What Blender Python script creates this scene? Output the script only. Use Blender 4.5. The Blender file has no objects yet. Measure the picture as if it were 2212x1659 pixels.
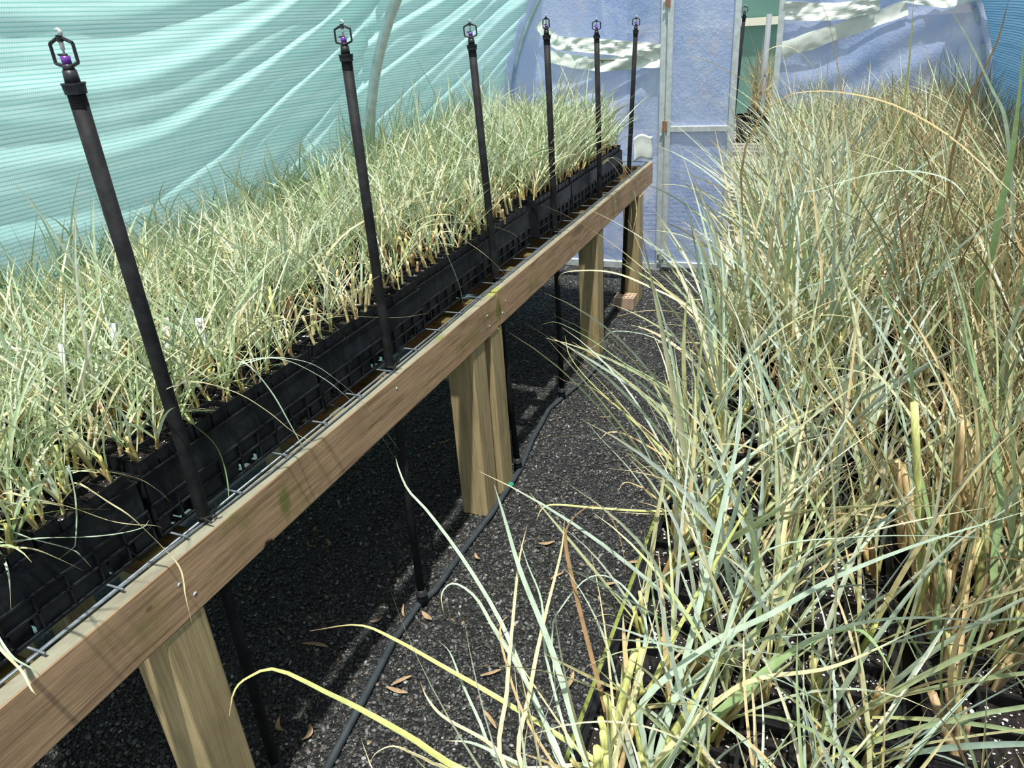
import bpy, math, random
import numpy as np
from mathutils import Vector, Matrix, noise

R_ = random.Random(7)
rng = np.random.default_rng(11)
sc = bpy.context.scene
COL = sc.collection

# ------------------------------------------------------------------ camera
W, H = 2212, 1659
P0 = np.array([W / 2, H / 2])
V1 = np.array([1830., 0.]); V2 = np.array([1335., 4080.])     # vanishing points of the bench direction and of plumb lines
F = math.sqrt(-np.dot(V1 - P0, V2 - P0))
_y = np.array([*(V1 - P0), F]); _y /= np.linalg.norm(_y)
_d = np.array([*(V2 - P0), F]); _d -= _y * _d.dot(_y); _d /= np.linalg.norm(_d)
RM = np.array([np.cross(_y, -_d), _y, -_d])                    # world = RM @ cam (x right, y down, z ahead)
CAMZ = 1.6
CP = np.array([0, 0, CAMZ])
cam = bpy.data.cameras.new('camera'); camo = bpy.data.objects.new('camera', cam); COL.objects.link(camo)
r_, u_, b_ = RM @ np.array([1, 0, 0]), RM @ np.array([0, -1, 0]), RM @ np.array([0, 0, -1])
camo.matrix_world = Matrix(((r_[0], u_[0], b_[0], 0), (r_[1], u_[1], b_[1], 0), (r_[2], u_[2], b_[2], CAMZ), (0, 0, 0, 1)))
cam.sensor_width = 36; cam.lens = F / W * 36; cam.clip_start = 0.02
sc.camera = camo

# ------------------------------------------------------------------ world, sun, exposure
world = bpy.data.worlds.new('world'); sc.world = world; world.use_nodes = True
wn = world.node_tree.nodes; wl = world.node_tree.links
bg = wn['Background']
tcw = wn.new('ShaderNodeTexCoord'); sepw = wn.new('ShaderNodeSeparateXYZ'); wr = wn.new('ShaderNodeValToRGB')
wl.new(tcw.outputs['Generated'], sepw.inputs[0]); wl.new(sepw.outputs['Z'], wr.inputs[0]); wl.new(wr.outputs[0], bg.inputs['Color'])
wr.color_ramp.elements[0].position = 0.0; wr.color_ramp.elements[0].color = (0.62, 0.74, 0.86, 1)
wr.color_ramp.elements[1].position = 0.7; wr.color_ramp.elements[1].color = (0.85, 0.92, 1.0, 1)
bg.inputs['Strength'].default_value = 0.88
sun = bpy.data.lights.new('sun', 'SUN'); suno = bpy.data.objects.new('sun', sun); COL.objects.link(suno)
sun.energy = 6.2; sun.angle = math.radians(1.4); sun.color = (1.0, 0.985, 0.945)
SUN_TO = Vector((0.10, -0.24, 0.96)).normalized()
suno.rotation_euler = SUN_TO.to_track_quat('Z', 'Y').to_euler()
sc.view_settings.view_transform = 'Standard'; sc.view_settings.look = 'None'
sc.view_settings.gamma = 1; sc.view_settings.use_curve_mapping = False
sc.view_settings.exposure = 0.0
sc.cycles.max_bounces = 8; sc.cycles.transparent_max_bounces = 12

def ray(p): return RM @ np.array([p[0] - P0[0], p[1] - P0[1], F])
def onx(p, x): r = ray(p); return CP + r * (x / r[0])
def onz(p, z): r = ray(p); return CP + r * ((z - CAMZ) / r[2])
def ony(p, y): r = ray(p); return CP + r * (y / r[1])
def atd(p, d): r = ray(p); return CP + r / np.linalg.norm(r) * d
def proj(w):
    c = RM.T @ (np.asarray(w, float) - CP)
    return P0 + F * c[:2] / c[2], c[2]
def seen(w, m=60):
    p, z = proj(w)
    return z > 0.05 and -m < p[0] < W + m and -m < p[1] < H + m
def lin(r, g, b):
    f = lambda c: (c / 255 / 12.92) if c <= 10 else ((c / 255 + .055) / 1.055) ** 2.4
    return (f(r), f(g), f(b))

# ------------------------------------------------------------------ mesh helpers
class MB:
    def __init__(s): s.v = []; s.f = []; s.m = []; s.c = []; s.n = 0
    def add(s, v, f, m=0, c=None):
        v = np.asarray(v, float).reshape(-1, 3)
        s.v.append(v); s.f += [tuple(int(i) + s.n for i in q) for q in f]; s.m += [m] * len(f)
        cc = np.ones((len(v), 3)) if c is None else np.broadcast_to(np.asarray(c, float), (len(v), 3))
        s.c.append(cc); s.n += len(v); return s
    def box(s, x0, x1, y0, y1, z0, z1, m=0, c=None):
        v = [(x, y, z) for x in (x0, x1) for y in (y0, y1) for z in (z0, z1)]
        return s.add(v, [(0, 1, 3, 2), (4, 6, 7, 5), (0, 4, 5, 1), (2, 3, 7, 6), (0, 2, 6, 4), (1, 5, 7, 3)], m, c)
    def tube(s, pts, rad, k=10, m=0, c=None, cap=True):
        pts = [np.asarray(p, float) for p in pts]; n = len(pts)
        rad = [rad] * n if np.isscalar(rad) else rad
        vs = []; up = None
        for i in range(n):
            t = pts[min(i + 1, n - 1)] - pts[max(i - 1, 0)]; t /= (np.linalg.norm(t) + 1e-12)
            if up is None: up = np.array([1., 0, 0]) if abs(t[0]) < .8 else np.array([0, 1., 0])
            a = up - t * up.dot(t); a /= np.linalg.norm(a); up = a; b = np.cross(t, a)
            for j in range(k):
                q = 2 * math.pi * j / k; vs.append(pts[i] + rad[i] * (math.cos(q) * a + math.sin(q) * b))
        fs = [(i * k + j, i * k + (j + 1) % k, (i + 1) * k + (j + 1) % k, (i + 1) * k + j) for i in range(n - 1) for j in range(k)]
        if cap: fs += [tuple(range(k - 1, -1, -1)), tuple((n - 1) * k + j for j in range(k))]
        if c is not None and np.ndim(c) == 2: c = np.repeat(np.asarray(c), k, axis=0)
        return s.add(vs, fs, m, c)
    def mesh(s, name, mats, smooth=False, col=False):
        me = bpy.data.meshes.new(name); v = np.concatenate(s.v)
        me.vertices.add(len(v)); me.vertices.foreach_set('co', v.astype(np.float32).ravel())
        ln = np.array([len(f) for f in s.f], np.int32); lp = np.concatenate(([0], np.cumsum(ln)[:-1])).astype(np.int32)
        idx = np.fromiter((i for f in s.f for i in f), np.int32, int(ln.sum()))
        me.loops.add(len(idx)); me.loops.foreach_set('vertex_index', idx)
        me.polygons.add(len(ln)); me.polygons.foreach_set('loop_start', lp)
        me.polygons.foreach_set('material_index', np.array(s.m, np.int32))
        me.polygons.foreach_set('use_smooth', np.full(len(ln), smooth))
        me.update(calc_edges=True)
        for m in mats: me.materials.append(m)
        if col:
            a = me.color_attributes.new('Col', 'FLOAT_COLOR', 'POINT')
            cc = np.ones((len(v), 4), np.float32); cc[:, :3] = np.concatenate(s.c); a.data.foreach_set('color', cc.ravel())
        return me
    def build(s, name, mats, parent=None, smooth=False, col=False, bevel=0):
        o = bpy.data.objects.new(name, s.mesh(name, mats if isinstance(mats, (list, tuple)) else [mats], smooth, col))
        COL.objects.link(o)
        if parent: o.parent = parent
        if bevel:
            b = o.modifiers.new('bevel', 'BEVEL'); b.width = bevel; b.segments = 2; b.limit_method = 'ANGLE'
        return o
def raw_mesh(name, v, quads, c, mats, smooth=False):
    me = bpy.data.meshes.new(name); k = quads.shape[1]
    me.vertices.add(len(v)); me.vertices.foreach_set('co', v.astype(np.float32).ravel())
    me.loops.add(quads.size); me.loops.foreach_set('vertex_index', quads.astype(np.int32).ravel())
    me.polygons.add(len(quads)); me.polygons.foreach_set('loop_start', np.arange(0, quads.size, k, dtype=np.int32))
    me.polygons.foreach_set('use_smooth', np.full(len(quads), smooth))
    me.update(calc_edges=True)
    for m in mats: me.materials.append(m)
    a = me.color_attributes.new('Col', 'FLOAT_COLOR', 'POINT')
    cc = np.ones((len(v), 4), np.float32); cc[:, :3] = c; a.data.foreach_set('color', cc.ravel())
    return me
def link(o, parent=None):
    COL.objects.link(o)
    if parent: o.parent = parent
    return o
def tag(o, label, cat, group=None, kind=None):
    o['label'] = label; o['category'] = cat
    if group: o['group'] = group
    if kind: o['kind'] = kind
    return o
def thing(name, label, cat, loc=(0, 0, 0), rz=0, group=None):
    o = bpy.data.objects.new(name, None); o.empty_display_size = .02; COL.objects.link(o)
    o.location = loc; o.rotation_euler = (0, 0, rz); return tag(o, label, cat, group)
def struct(o): o['kind'] = 'structure'; return o

# ------------------------------------------------------------------ materials
def newmat(name):
    m = bpy.data.materials.new(name); m.use_nodes = True; nt = m.node_tree
    return m, nt, nt.nodes, nt.links, nt.nodes['Principled BSDF'], nt.nodes['Material Output']
def node(nt, t, **kw):
    n = nt.nodes.new(t)
    for k, v in kw.items(): setattr(n, k, v)
    return n
def noise_n(nt, co, scale, detail=3, rough=.55, vec=(1, 1, 1)):
    mp = node(nt, 'ShaderNodeMapping'); mp.inputs['Scale'].default_value = vec; nt.links.new(co, mp.inputs[0])
    n = node(nt, 'ShaderNodeTexNoise'); n.inputs['Scale'].default_value = scale; n.inputs['Detail'].default_value = detail
    n.inputs['Roughness'].default_value = rough; nt.links.new(mp.outputs[0], n.inputs['Vector']); return n.outputs['Fac']
def ramp(nt, fac, stops):
    r = node(nt, 'ShaderNodeValToRGB'); e = r.color_ramp.elements
    while len(e) < len(stops): e.new(.5)
    for i, (p, c) in enumerate(stops): e[i].position = p; e[i].color = (*c, 1)
    nt.links.new(fac, r.inputs[0]); return r.outputs[0]
def mix(nt, fac, a, b, mode='MIX'):
    n = node(nt, 'ShaderNodeMixRGB', blend_type=mode)
    for i, x in ((0, fac), (1, a), (2, b)):
        if isinstance(x, (int, float)): n.inputs[i].default_value = x
        elif isinstance(x, tuple): n.inputs[i].default_value = (*x, 1)
        else: nt.links.new(x, n.inputs[i])
    return n.outputs[0]
def bump(nt, h, strength=.5, dist=.002):
    b = node(nt, 'ShaderNodeBump'); b.inputs['Strength'].default_value = strength; b.inputs['Distance'].default_value = dist
    nt.links.new(h, b.inputs['Height']); return b.outputs[0]
def objco(nt): return node(nt, 'ShaderNodeTexCoord').outputs['Object']

def plain(name, col, rough=.5, metal=0, spec=.5, nz=0, nscale=40):
    m, nt, N, L, p, out = newmat(name)
    p.inputs['Base Color'].default_value = (*col, 1); p.inputs['Roughness'].default_value = rough
    p.inputs['Metallic'].default_value = metal; p.inputs['Specular IOR Level'].default_value = spec
    if nz:
        f = noise_n(nt, objco(nt), nscale, 5, .6)
        c = ramp(nt, f, [(.3, tuple(x * (1 - nz) for x in col)), (.7, tuple(min(1, x * (1 + nz)) for x in col))])
        L.new(c, p.inputs['Base Color'])
    return m

def leaf_mat():
    m, nt, N, L, p, out = newmat('grass_blade')
    at = node(nt, 'ShaderNodeVertexColor', layer_name='Col')
    f = noise_n(nt, objco(nt), 60, 3, .6)
    v = ramp(nt, f, [(.3, (.78, .78, .76)), (.7, (1.1, 1.1, 1.1))])
    c = mix(nt, 1.0, at.outputs[0], v, 'MULTIPLY')
    L.new(c, p.inputs['Base Color']); p.inputs['Roughness'].default_value = .42; p.inputs['Specular IOR Level'].default_value = .5
    tr = node(nt, 'ShaderNodeBsdfTranslucent'); L.new(c, tr.inputs[0])
    ms = node(nt, 'ShaderNodeMixShader'); ms.inputs[0].default_value = .22
    L.new(p.outputs[0], ms.inputs[1]); L.new(tr.outputs[0], ms.inputs[2]); L.new(ms.outputs[0], out.inputs[0]); return m
def stem_mat():
    m, nt, N, L, p, out = newmat('grass_stem')
    at = node(nt, 'ShaderNodeVertexColor', layer_name='Col')
    f = noise_n(nt, objco(nt), 90, 4, .7, (3, 3, .35))
    v = ramp(nt, f, [(.32, (.55, .5, .45)), (.62, (1.1, 1.1, 1.1))])
    L.new(mix(nt, 1.0, at.outputs[0], v, 'MULTIPLY'), p.inputs['Base Color']); p.inputs['Roughness'].default_value = .5
    L.new(bump(nt, f, .4, .001), p.inputs['Normal']); return m

def wood_mat(name, base, dark, axis, green=.0, weather=None, sc_=1.0, gcol=lin(110, 125, 45), spots=()):
    m, nt, N, L, p, out = newmat(name); co = objco(nt)
    st = [9, 9, 9]; st[axis] = .5
    g = noise_n(nt, co, 9 * sc_, 6, .65, tuple(st))
    st2 = [30, 30, 30]; st2[axis] = .8
    g2 = noise_n(nt, co, 12 * sc_, 4, .6, tuple(st2))
    c = ramp(nt, g, [(.34, dark), (.5, base), (.68, tuple(min(1, x * 1.22) for x in base))])
    c = mix(nt, .35, c, ramp(nt, g2, [(.35, dark), (.6, (base[0] * 1.15, base[1] * 1.15, base[2] * 1.1))]))
    bl = noise_n(nt, co, 5, 5, .6)
    c = mix(nt, ramp(nt, bl, [(.5, (0, 0, 0)), (.72, (.55, .55, .55))]), c, tuple(x * .55 for x in base))
    gr = noise_n(nt, co, 3.3, 5, .7)
    c = mix(nt, ramp(nt, gr, [(.63 - green * .12, (0, 0, 0)), (.76 - green * .1, (green,) * 3)]), c, gcol)
    if weather:     # top faces bleached by years of rain and sun
        geo = node(nt, 'ShaderNodeNewGeometry'); sp = node(nt, 'ShaderNodeSeparateXYZ'); L.new(geo.outputs['True Normal'], sp.inputs[0])
        w2 = ramp(nt, noise_n(nt, co, 14, 5, .7, (1, .4, 1)), [(.35, tuple(x * .62 for x in weather)), (.6, weather), (.8, lin(120, 128, 70))])
        c = mix(nt, ramp(nt, sp.outputs[2], [(.5, (0, 0, 0)), (.8, (.9, .9, .9))]), c, w2)
    for (sx, sy, sz), rad, cc, am in spots:
        mp = node(nt, 'ShaderNodeVectorMath', operation='SUBTRACT'); L.new(co, mp.inputs[0]); mp.inputs[1].default_value = (sx, sy, sz)
        m2 = node(nt, 'ShaderNodeVectorMath', operation='DIVIDE'); L.new(mp.outputs[0], m2.inputs[0]); m2.inputs[1].default_value = rad
        ln = node(nt, 'ShaderNodeVectorMath', operation='LENGTH'); L.new(m2.outputs[0], ln.inputs[0])
        ad = node(nt, 'ShaderNodeMath', operation='ADD'); L.new(ln.outputs['Value'], ad.inputs[0]); L.new(noise_n(nt, co, 28, 5, .75, (1, 1.6, .6)), ad.inputs[1])
        c = mix(nt, ramp(nt, ad.outputs[0], [(.75, (am,) * 3), (1.3, (0, 0, 0))]), c, cc)
    L.new(c, p.inputs['Base Color']); p.inputs['Roughness'].default_value = .72; p.inputs['Specular IOR Level'].default_value = .25
    L.new(bump(nt, g2, .35, .0015), p.inputs['Normal']); return m

def soil_mat():
    m, nt, N, L, p, out = newmat('potting_mix'); co = objco(nt)
    f = noise_n(nt, co, 260, 4, .7)
    L.new(ramp(nt, f, [(.35, (.004, .003, .0025)), (.6, (.022, .015, .011)), (.75, (.06, .035, .022))]), p.inputs['Base Color'])
    p.inputs['Roughness'].default_value = .8; L.new(bump(nt, f, 1, .004), p.inputs['Normal']); return m
def black_plastic(name, col, rough, scratch=.25):
    m, nt, N, L, p, out = newmat(name); co = objco(nt)
    f = noise_n(nt, co, 18, 6, .72)
    L.new(ramp(nt, f, [(.45, col), (.75, tuple(x * 2.6 + .01 for x in col))]), p.inputs['Base Color'])
    f2 = noise_n(nt, co, 7, 5, .7)
    L.new(ramp(nt, f2, [(.3, (rough - .12,) * 3), (.7, (rough + .18,) * 3)]), p.inputs['Roughness'])
    p.inputs['Specular IOR Level'].default_value = .3
    L.new(bump(nt, f, scratch, .0006), p.inputs['Normal']); return m
def gravel_mat():
    m, nt, N, L, p, out = newmat('gravel_bed'); co = objco(nt)
    vo = node(nt, 'ShaderNodeTexVoronoi'); vo.inputs['Scale'].default_value = 125; L.new(co, vo.inputs['Vector'])
    ve = node(nt, 'ShaderNodeTexVoronoi', feature='DISTANCE_TO_EDGE'); ve.inputs['Scale'].default_value = 125; L.new(co, ve.inputs['Vector'])
    sp = node(nt, 'ShaderNodeSeparateColor'); L.new(vo.outputs['Color'], sp.inputs[0])
    c = ramp(nt, sp.outputs[0], [(0, (.018, .019, .02)), (.5, (.045, .047, .05)), (.85, (.09, .09, .09)), (1, (.2, .19, .18))])
    c = mix(nt, ramp(nt, ve.outputs['Distance'], [(0, (1, 1, 1)), (.12, (0, 0, 0))]), c, (.008, .008, .007))
    gr = noise_n(nt, co, 2.2, 4, .65)
    c = mix(nt, ramp(nt, gr, [(.5, (0, 0, 0)), (.7, (.45,) * 3)]), c, (.03, .035, .012))
    L.new(c, p.inputs['Base Color']); p.inputs['Roughness'].default_value = .55
    L.new(bump(nt, ve.outputs['Distance'], 1, .02), p.inputs['Normal']); return m
def pebble_mat():
    m, nt, N, L, p, out = newmat('pebble'); at = node(nt, 'ShaderNodeVertexColor', layer_name='Col')
    L.new(at.outputs[0], p.inputs['Base Color']); p.inputs['Roughness'].default_value = .5; return m
def net_mat(name, c1, c2, tr=.5, holes=.0):
    """knitted shade cloth: courses run along the tunnel, UV v climbs the wall in metres"""
    m, nt, N, L, p, out = newmat(name)
    uv = node(nt, 'ShaderNodeUVMap', uv_map='UVMap').outputs[0]
    sp = node(nt, 'ShaderNodeSeparateXYZ'); L.new(uv, sp.inputs[0])
    def wave(src, per, add=None):
        mu = node(nt, 'ShaderNodeMath', operation='MULTIPLY'); L.new(src, mu.inputs[0]); mu.inputs[1].default_value = 2 * math.pi / per
        s = mu.outputs[0]
        if add is not None:
            ad = node(nt, 'ShaderNodeMath', operation='ADD'); L.new(s, ad.inputs[0]); L.new(add, ad.inputs[1]); s = ad.outputs[0]
        si = node(nt, 'ShaderNodeMath', operation='SINE'); L.new(s, si.inputs[0])
        mr = node(nt, 'ShaderNodeMapRange'); mr.inputs[1].default_value = -1; mr.inputs[2].default_value = 1; L.new(si.outputs[0], mr.inputs[0])
        return mr.outputs[0]
    nz = noise_n(nt, uv, 6, 4, .6, (.5, 3, 1))
    nm = node(nt, 'ShaderNodeMath', operation='MULTIPLY'); L.new(nz, nm.inputs[0]); nm.inputs[1].default_value = 4
    rowA = wave(sp.outputs[1], .0125, nm.outputs[0]); dots = wave(sp.outputs[0], .0062)
    band = noise_n(nt, uv, 1, 5, .75, (.6, 34, 1))
    c = ramp(nt, rowA, [(.0, c2), (.3, c1), (1, tuple(min(1, x * 1.05) for x in c1))])
    c = mix(nt, ramp(nt, band, [(.38, (.4,) * 3), (.55, (0, 0, 0))]), c, c2)
    c = mix(nt, .18, c, ramp(nt, dots, [(.3, c2), (.7, (1, 1, 1))]), 'MULTIPLY')
    L.new(c, p.inputs['Base Color']); p.inputs['Roughness'].default_value = .6; p.inputs['Specular IOR Level'].default_value = .2
    L.new(bump(nt, rowA, .35, .002), p.inputs['Normal'])
    t = node(nt, 'ShaderNodeBsdfTranslucent'); L.new(c, t.inputs[0])
    ms = node(nt, 'ShaderNodeMixShader'); ms.inputs[0].default_value = tr
    L.new(p.outputs[0], ms.inputs[1]); L.new(t.outputs[0], ms.inputs[2]); L.new(ms.outputs[0], out.inputs[0]); return m
def film_mat(name, c1, c2, tr=.45, clear=.1, rough=.18):
    m, nt, N, L, p, out = newmat(name); co = objco(nt)
    f = noise_n(nt, co, 1.7, 5, .6, (1, 1, .6)); g = noise_n(nt, co, 6, 6, .75, (1.6, 1, .5))
    c = ramp(nt, f, [(.35, c1), (.65, c2)])
    h_ = noise_n(nt, co, 3.1, 5, .7, (1.2, 1, .8)); c = mix(nt, ramp(nt, h_, [(.56, (0, 0, 0)), (.70, (.6,) * 3)]), c, lin(214, 196, 196))  # pinkish reflections painted into the sheet colour as blotches
    k_ = noise_n(nt, co, 5, 6, .8, (1.1, 1, .9)); c = mix(nt, ramp(nt, k_, [(.52, (0, 0, 0)), (.74, (.6,) * 3)]), c, lin(226, 232, 240))  # white sheen painted into the colour as patches
    L.new(c, p.inputs['Base Color']); p.inputs['Roughness'].default_value = rough; p.inputs['Specular IOR Level'].default_value = .6
    L.new(bump(nt, k_, .8, .02), p.inputs['Normal'])
    t = node(nt, 'ShaderNodeBsdfTranslucent'); L.new(c, t.inputs[0]); tp = node(nt, 'ShaderNodeBsdfTransparent')
    ms = node(nt, 'ShaderNodeMixShader'); ms.inputs[0].default_value = tr
    L.new(p.outputs[0], ms.inputs[1]); L.new(t.outputs[0], ms.inputs[2])
    m2 = node(nt, 'ShaderNodeMixShader'); m2.inputs[0].default_value = clear
    L.new(ms.outputs[0], m2.inputs[1]); L.new(tp.outputs[0], m2.inputs[2]); L.new(m2.outputs[0], out.inputs[0]); return m

M = {}
M['leaf'] = leaf_mat(); M['stem'] = stem_mat(); M['soil'] = soil_mat()
M['perlite'] = plain('perlite', (.82, .82, .78), .7)
M['crate'] = black_plastic('crate_plastic', (.010, .0115, .013), .42)
M['tubepot'] = black_plastic('tube_plastic', (.011, .012, .013), .38)
M['tray'] = black_plastic('tray_plastic', (.004, .0042, .0045), .38)
M['pipe'] = black_plastic('riser_plastic', (.006, .0065, .007), .72, .1)
M['fit'] = black_plastic('fitting_plastic', (.014, .015, .016), .4, .1)
M['purple'] = plain('purple_plastic', lin(105, 50, 150), .35)
M['pale'] = plain('pale_pivot_plastic', lin(190, 195, 195), .35)
M['galv'] = plain('galvanised_steel', lin(196, 204, 204), .45, .2, .5, .18, 30)
M['wire'] = plain('wire_steel', lin(120, 130, 135), .45, .6, .5, .3, 60)
M['rust'] = plain('rust', lin(148, 112, 92), .8, 0, .3, .35, 90)
M['beam'] = wood_mat('beam_wood', lin(188, 156, 122), lin(124, 98, 74), 1, .5, lin(140, 142, 124), 1.0, spots=(((-.99, .93, .655), (.06, .035, .028), lin(38, 24, 16), 1.0),
    ((-.99, 1.0, .72), (.1, .045, .10), lin(96, 112, 40), .7), ((-.99, 2.175, .72), (.1, .05, .12), lin(84, 98, 36), .75), ((-.99, 1.76, .79), (.1, .07, .02), lin(110, 122, 50), .8),
    ((-.99, 2.16, .79), (.1, .14, .03), lin(150, 156, 70), .7), ((-.99, 3.1, .76), (.1, .25, .05), lin(66, 62, 48), .5), ((-.99, .64, .74), (.1, .02, .012), lin(90, 60, 40), .6)))
M['joist'] = wood_mat('joist_wood', lin(142, 108, 66), lin(88, 62, 36), 0, .35, lin(100, 92, 50))
M['post'] = wood_mat('post_wood', lin(180, 162, 122), lin(138, 120, 86), 2, .35, lin(160, 150, 110), .8)
M['bench2'] = wood_mat('algae_wood', lin(125, 130, 70), lin(80, 82, 40), 1, 1.0, lin(132, 142, 70), 1.0, lin(132, 150, 56))
M['gravel'] = gravel_mat(); M['pebble'] = pebble_mat()
M['hose'] = plain('hose_rubber', lin(46, 53, 56), .7, 0, .4, .3, 30)
M['deadleaf'] = plain('dead_leaf', lin(165, 140, 108), .7, 0, .3, .3, 60)
M['brick'] = plain('brick', lin(188, 162, 138), .85, 0, .2, .15, 80)
M['net'] = net_mat('shade_cloth_teal', lin(202, 234, 229), lin(146, 202, 197), .62)
M['netblue'] = net_mat('shade_cloth_blue', lin(120, 170, 200), lin(60, 105, 140), .4)
M['film'] = film_mat('polythene_sheet', lin(146, 168, 216), lin(188, 200, 228), .5, .1, .12)
M['door_film'] = film_mat('polythene_door_sheet', lin(142, 165, 212), lin(178, 194, 226), .45, .06, .3)
M['tape'] = plain('repair_tape', lin(236, 240, 228), .35, 0, .5, .06, 20)
M['dirt'] = plain('dirt_line', lin(110, 95, 50), .8)
M['tagw'] = plain('white_tag', lin(238, 240, 242), .4)
M['ink'] = plain('ink', lin(60, 60, 70), .6)
M['green'] = plain('green_cap', lin(50, 130, 112), .4)
M['tie'] = plain('cable_tie', (.012, .012, .013), .35)

# ------------------------------------------------------------------ the tunnel shell
XC, RR, ZC = -.65, 1.43, .93          # centre line, radius and springing height of the hoops
BY = 4.95                              # end wall
def wall_x(z, side=-1, r=RR):
    return XC + side * (r if z <= ZC else math.sqrt(max(r * r - (z - ZC) ** 2, 0)))
def arc_pt(s, side=-1, r=RR):          # s = metres up the wall from the ground
    if s <= ZC: return (XC + side * r, s)
    a = (s - ZC) / r
    return (XC + side * r * math.cos(a), ZC + r * math.sin(a))

M_floor = MB().add([(-2.1, -1, 0), (.8, -1, 0), (.8, 5, 0), (-2.1, 5, 0)], [(0, 1, 2, 3)]).build('floor', M['gravel']); struct(M_floor)

struct(MB().add([(-9, -5, -.01), (9, -5, -.01), (9, 16, -.01), (-9, 16, -.01)], [(0, 1, 2, 3)]).build('ground_outside', plain('pale_bounce_ground', lin(168, 166, 158), .9, 0, .2, .12, 3)))  # outside ground, its pale tone made up to bounce sunlight through the cloth walls
struct(MB().tube([(-2.045, -.2, .035), (-2.045, BY, .035)], .014, 10).build('trim_4', M['galv'], None, True))
def net_wall(name, mat, side, y0, y1, ny, s1, ns, fold):
    ys = np.linspace(y0, y1, ny); ss = np.linspace(0, s1, ns); v = np.zeros((ny, ns, 3)); uv = np.zeros((ny, ns, 2))
    for i, y in enumerate(ys):
        for j, s in enumerate(ss):
            a = max(0, (s - ZC) / RR); d = fold(y, s)
            x, z = arc_pt(s, side, RR + .012 - d)
            v[i, j] = (x, y, z); uv[i, j] = (y, s)
    q = np.arange(ny * ns).reshape(ny, ns)
    quads = np.stack([q[:-1, :-1], q[1:, :-1], q[1:, 1:], q[:-1, 1:]], -1).reshape(-1, 4)
    me = raw_mesh(name, v.reshape(-1, 3), quads, np.ones(3), [mat], True)
    ul = me.uv_layers.new(name='UVMap'); ul.data.foreach_set('uv', uv.reshape(-1, 2)[quads.ravel()].astype(np.float32).ravel())
    return struct(link(bpy.data.objects.new(name, me)))
def fold_left(y, s):
    n = noise.noise
    if y < 3.13:
        t = max(0., (y - 1.6) / 1.53); c = s - .62 * t ** 2.2 * .9
        amp = .012 + .03 * t * math.exp(-((3.13 - y) / 1.6) ** 2)
    else:
        t = (y - 3.13) / 1.8; c = s - .62 * t - .1 * t * t
        amp = .03 * (1 - .4 * t)
    d = amp * math.sin(2 * math.pi * c / .23 + 2.2 * n((y * .9, c * 1.5, 0)))
    d += .5 * amp * math.sin(2 * math.pi * c / .105 + 4 * n((y * 1.4, c * 2, 5)))
    d += .020 * n((y * 1.1, s * 3.2, 2)) + .010 * n((y * 5, s * 4, 9)) + .006 * n((y * 9, s * 1.5, 4))
    d -= .035 * math.exp(-((y - 3.13) / .03) ** 2) * .4
    return max(-.05, d * .62) - .022
net_wall('wall_left', M['net'], -1, -.2, BY, 330, 1.95, 120, fold_left)
net_wall('wall_right', M['netblue'], 1, -.2, BY, 160, 1.80, 60, lambda y, s: .02 * noise.noise((y * 1.5, s * 2, 7)) - .01)

def hoop(y, name, label):
    pts = [(XC - (RR - .035), y, z) for z in np.linspace(0, ZC, 6)]
    pts += [(XC - (RR - .035) * math.cos(a), y, ZC + (RR - .035) * math.sin(a)) for a in np.linspace(.08, .95, 14)]
    o = MB().tube(pts, .0235, 18).build(name, M['galv'], None, True); tag(o, label, 'hoop'); return struct(o)
hoop(3.13, 'tunnel_hoop', 'curved galvanised steel tunnel hoop against the teal shade cloth')
# the hoop at the end wall, left and right halves
def hoop2(y, side, name, label):
    pts = [(XC + side * (RR - .02), y, z) for z in np.linspace(0, ZC, 6)]
    pts += [(XC + side * (RR - .02) * math.cos(a), y, ZC + (RR - .02) * math.sin(a)) for a in np.linspace(.08, .95, 14)]
    o = MB().tube(pts, .017, 12).build(name, M['galv'], None, True); tag(o, label, 'hoop'); return struct(o)
hoop2(BY + .02, -1, 'tunnel_hoop', 'end hoop where teal cloth meets the left polythene sheet')
hoop2(BY + .02, 1, 'tunnel_hoop', 'end hoop behind the right polythene sheet')

# end wall sheets
def film_sheet(name, x0, x1, mat, seed, nx=90, nz=130, ztop=2.1, wr=None):
    v = np.zeros((nx, nz, 3))
    for i in range(nx):
        for j in range(nz):
            z = ztop * j / (nz - 1); xl = max(x0, wall_x(z, -1, RR + .11)); xr = min(x1, wall_x(z, 1, RR + .11)); x = xl + (xr - xl) * i / (nx - 1)
            e_ = min(1, max(0, (x - xl)) / .15, max(0, (xr - x)) / .15) * .97 + .03; v[i, j] = (x, BY + wr(x, z) * e_, z)
    q = np.arange(nx * nz).reshape(nx, nz)
    quads = np.stack([q[:-1, :-1], q[1:, :-1], q[1:, 1:], q[:-1, 1:]], -1).reshape(-1, 4)
    return struct(link(bpy.data.objects.new(name, raw_mesh(name, v.reshape(-1, 3), quads, np.ones(3), [mat], True))))
def wr_left(x, z):
    n = noise.noise; u = (x + 1.0); c = z - .40 * (x + 1.77)
    d = .016 * math.sin(c * 48 + 2 * n((x * 2, z * 2, 1))) * math.exp(-((c - 1.06) / .14) ** 2)
    return d + .018 * n((x * 2.2, z * 2.2, 3)) + .006 * n((x * 8, z * 3, 8))
def wr_right(x, z):
    n = noise.noise; c = z - .45 * (x + .3)
    return .010 * math.sin(c * 26 + 3 * n((x * 2, z * 2, 1))) + .02 * n((x * 2, z * 1.6, 13)) + .006 * n((x * 8, z * 3, 18))
film_sheet('wall_back', -2.19, -1.015, M['film'], 1, wr=wr_left)
film_sheet('wall_back', -.325, .89, M['film'], 2, wr=wr_right)
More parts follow.
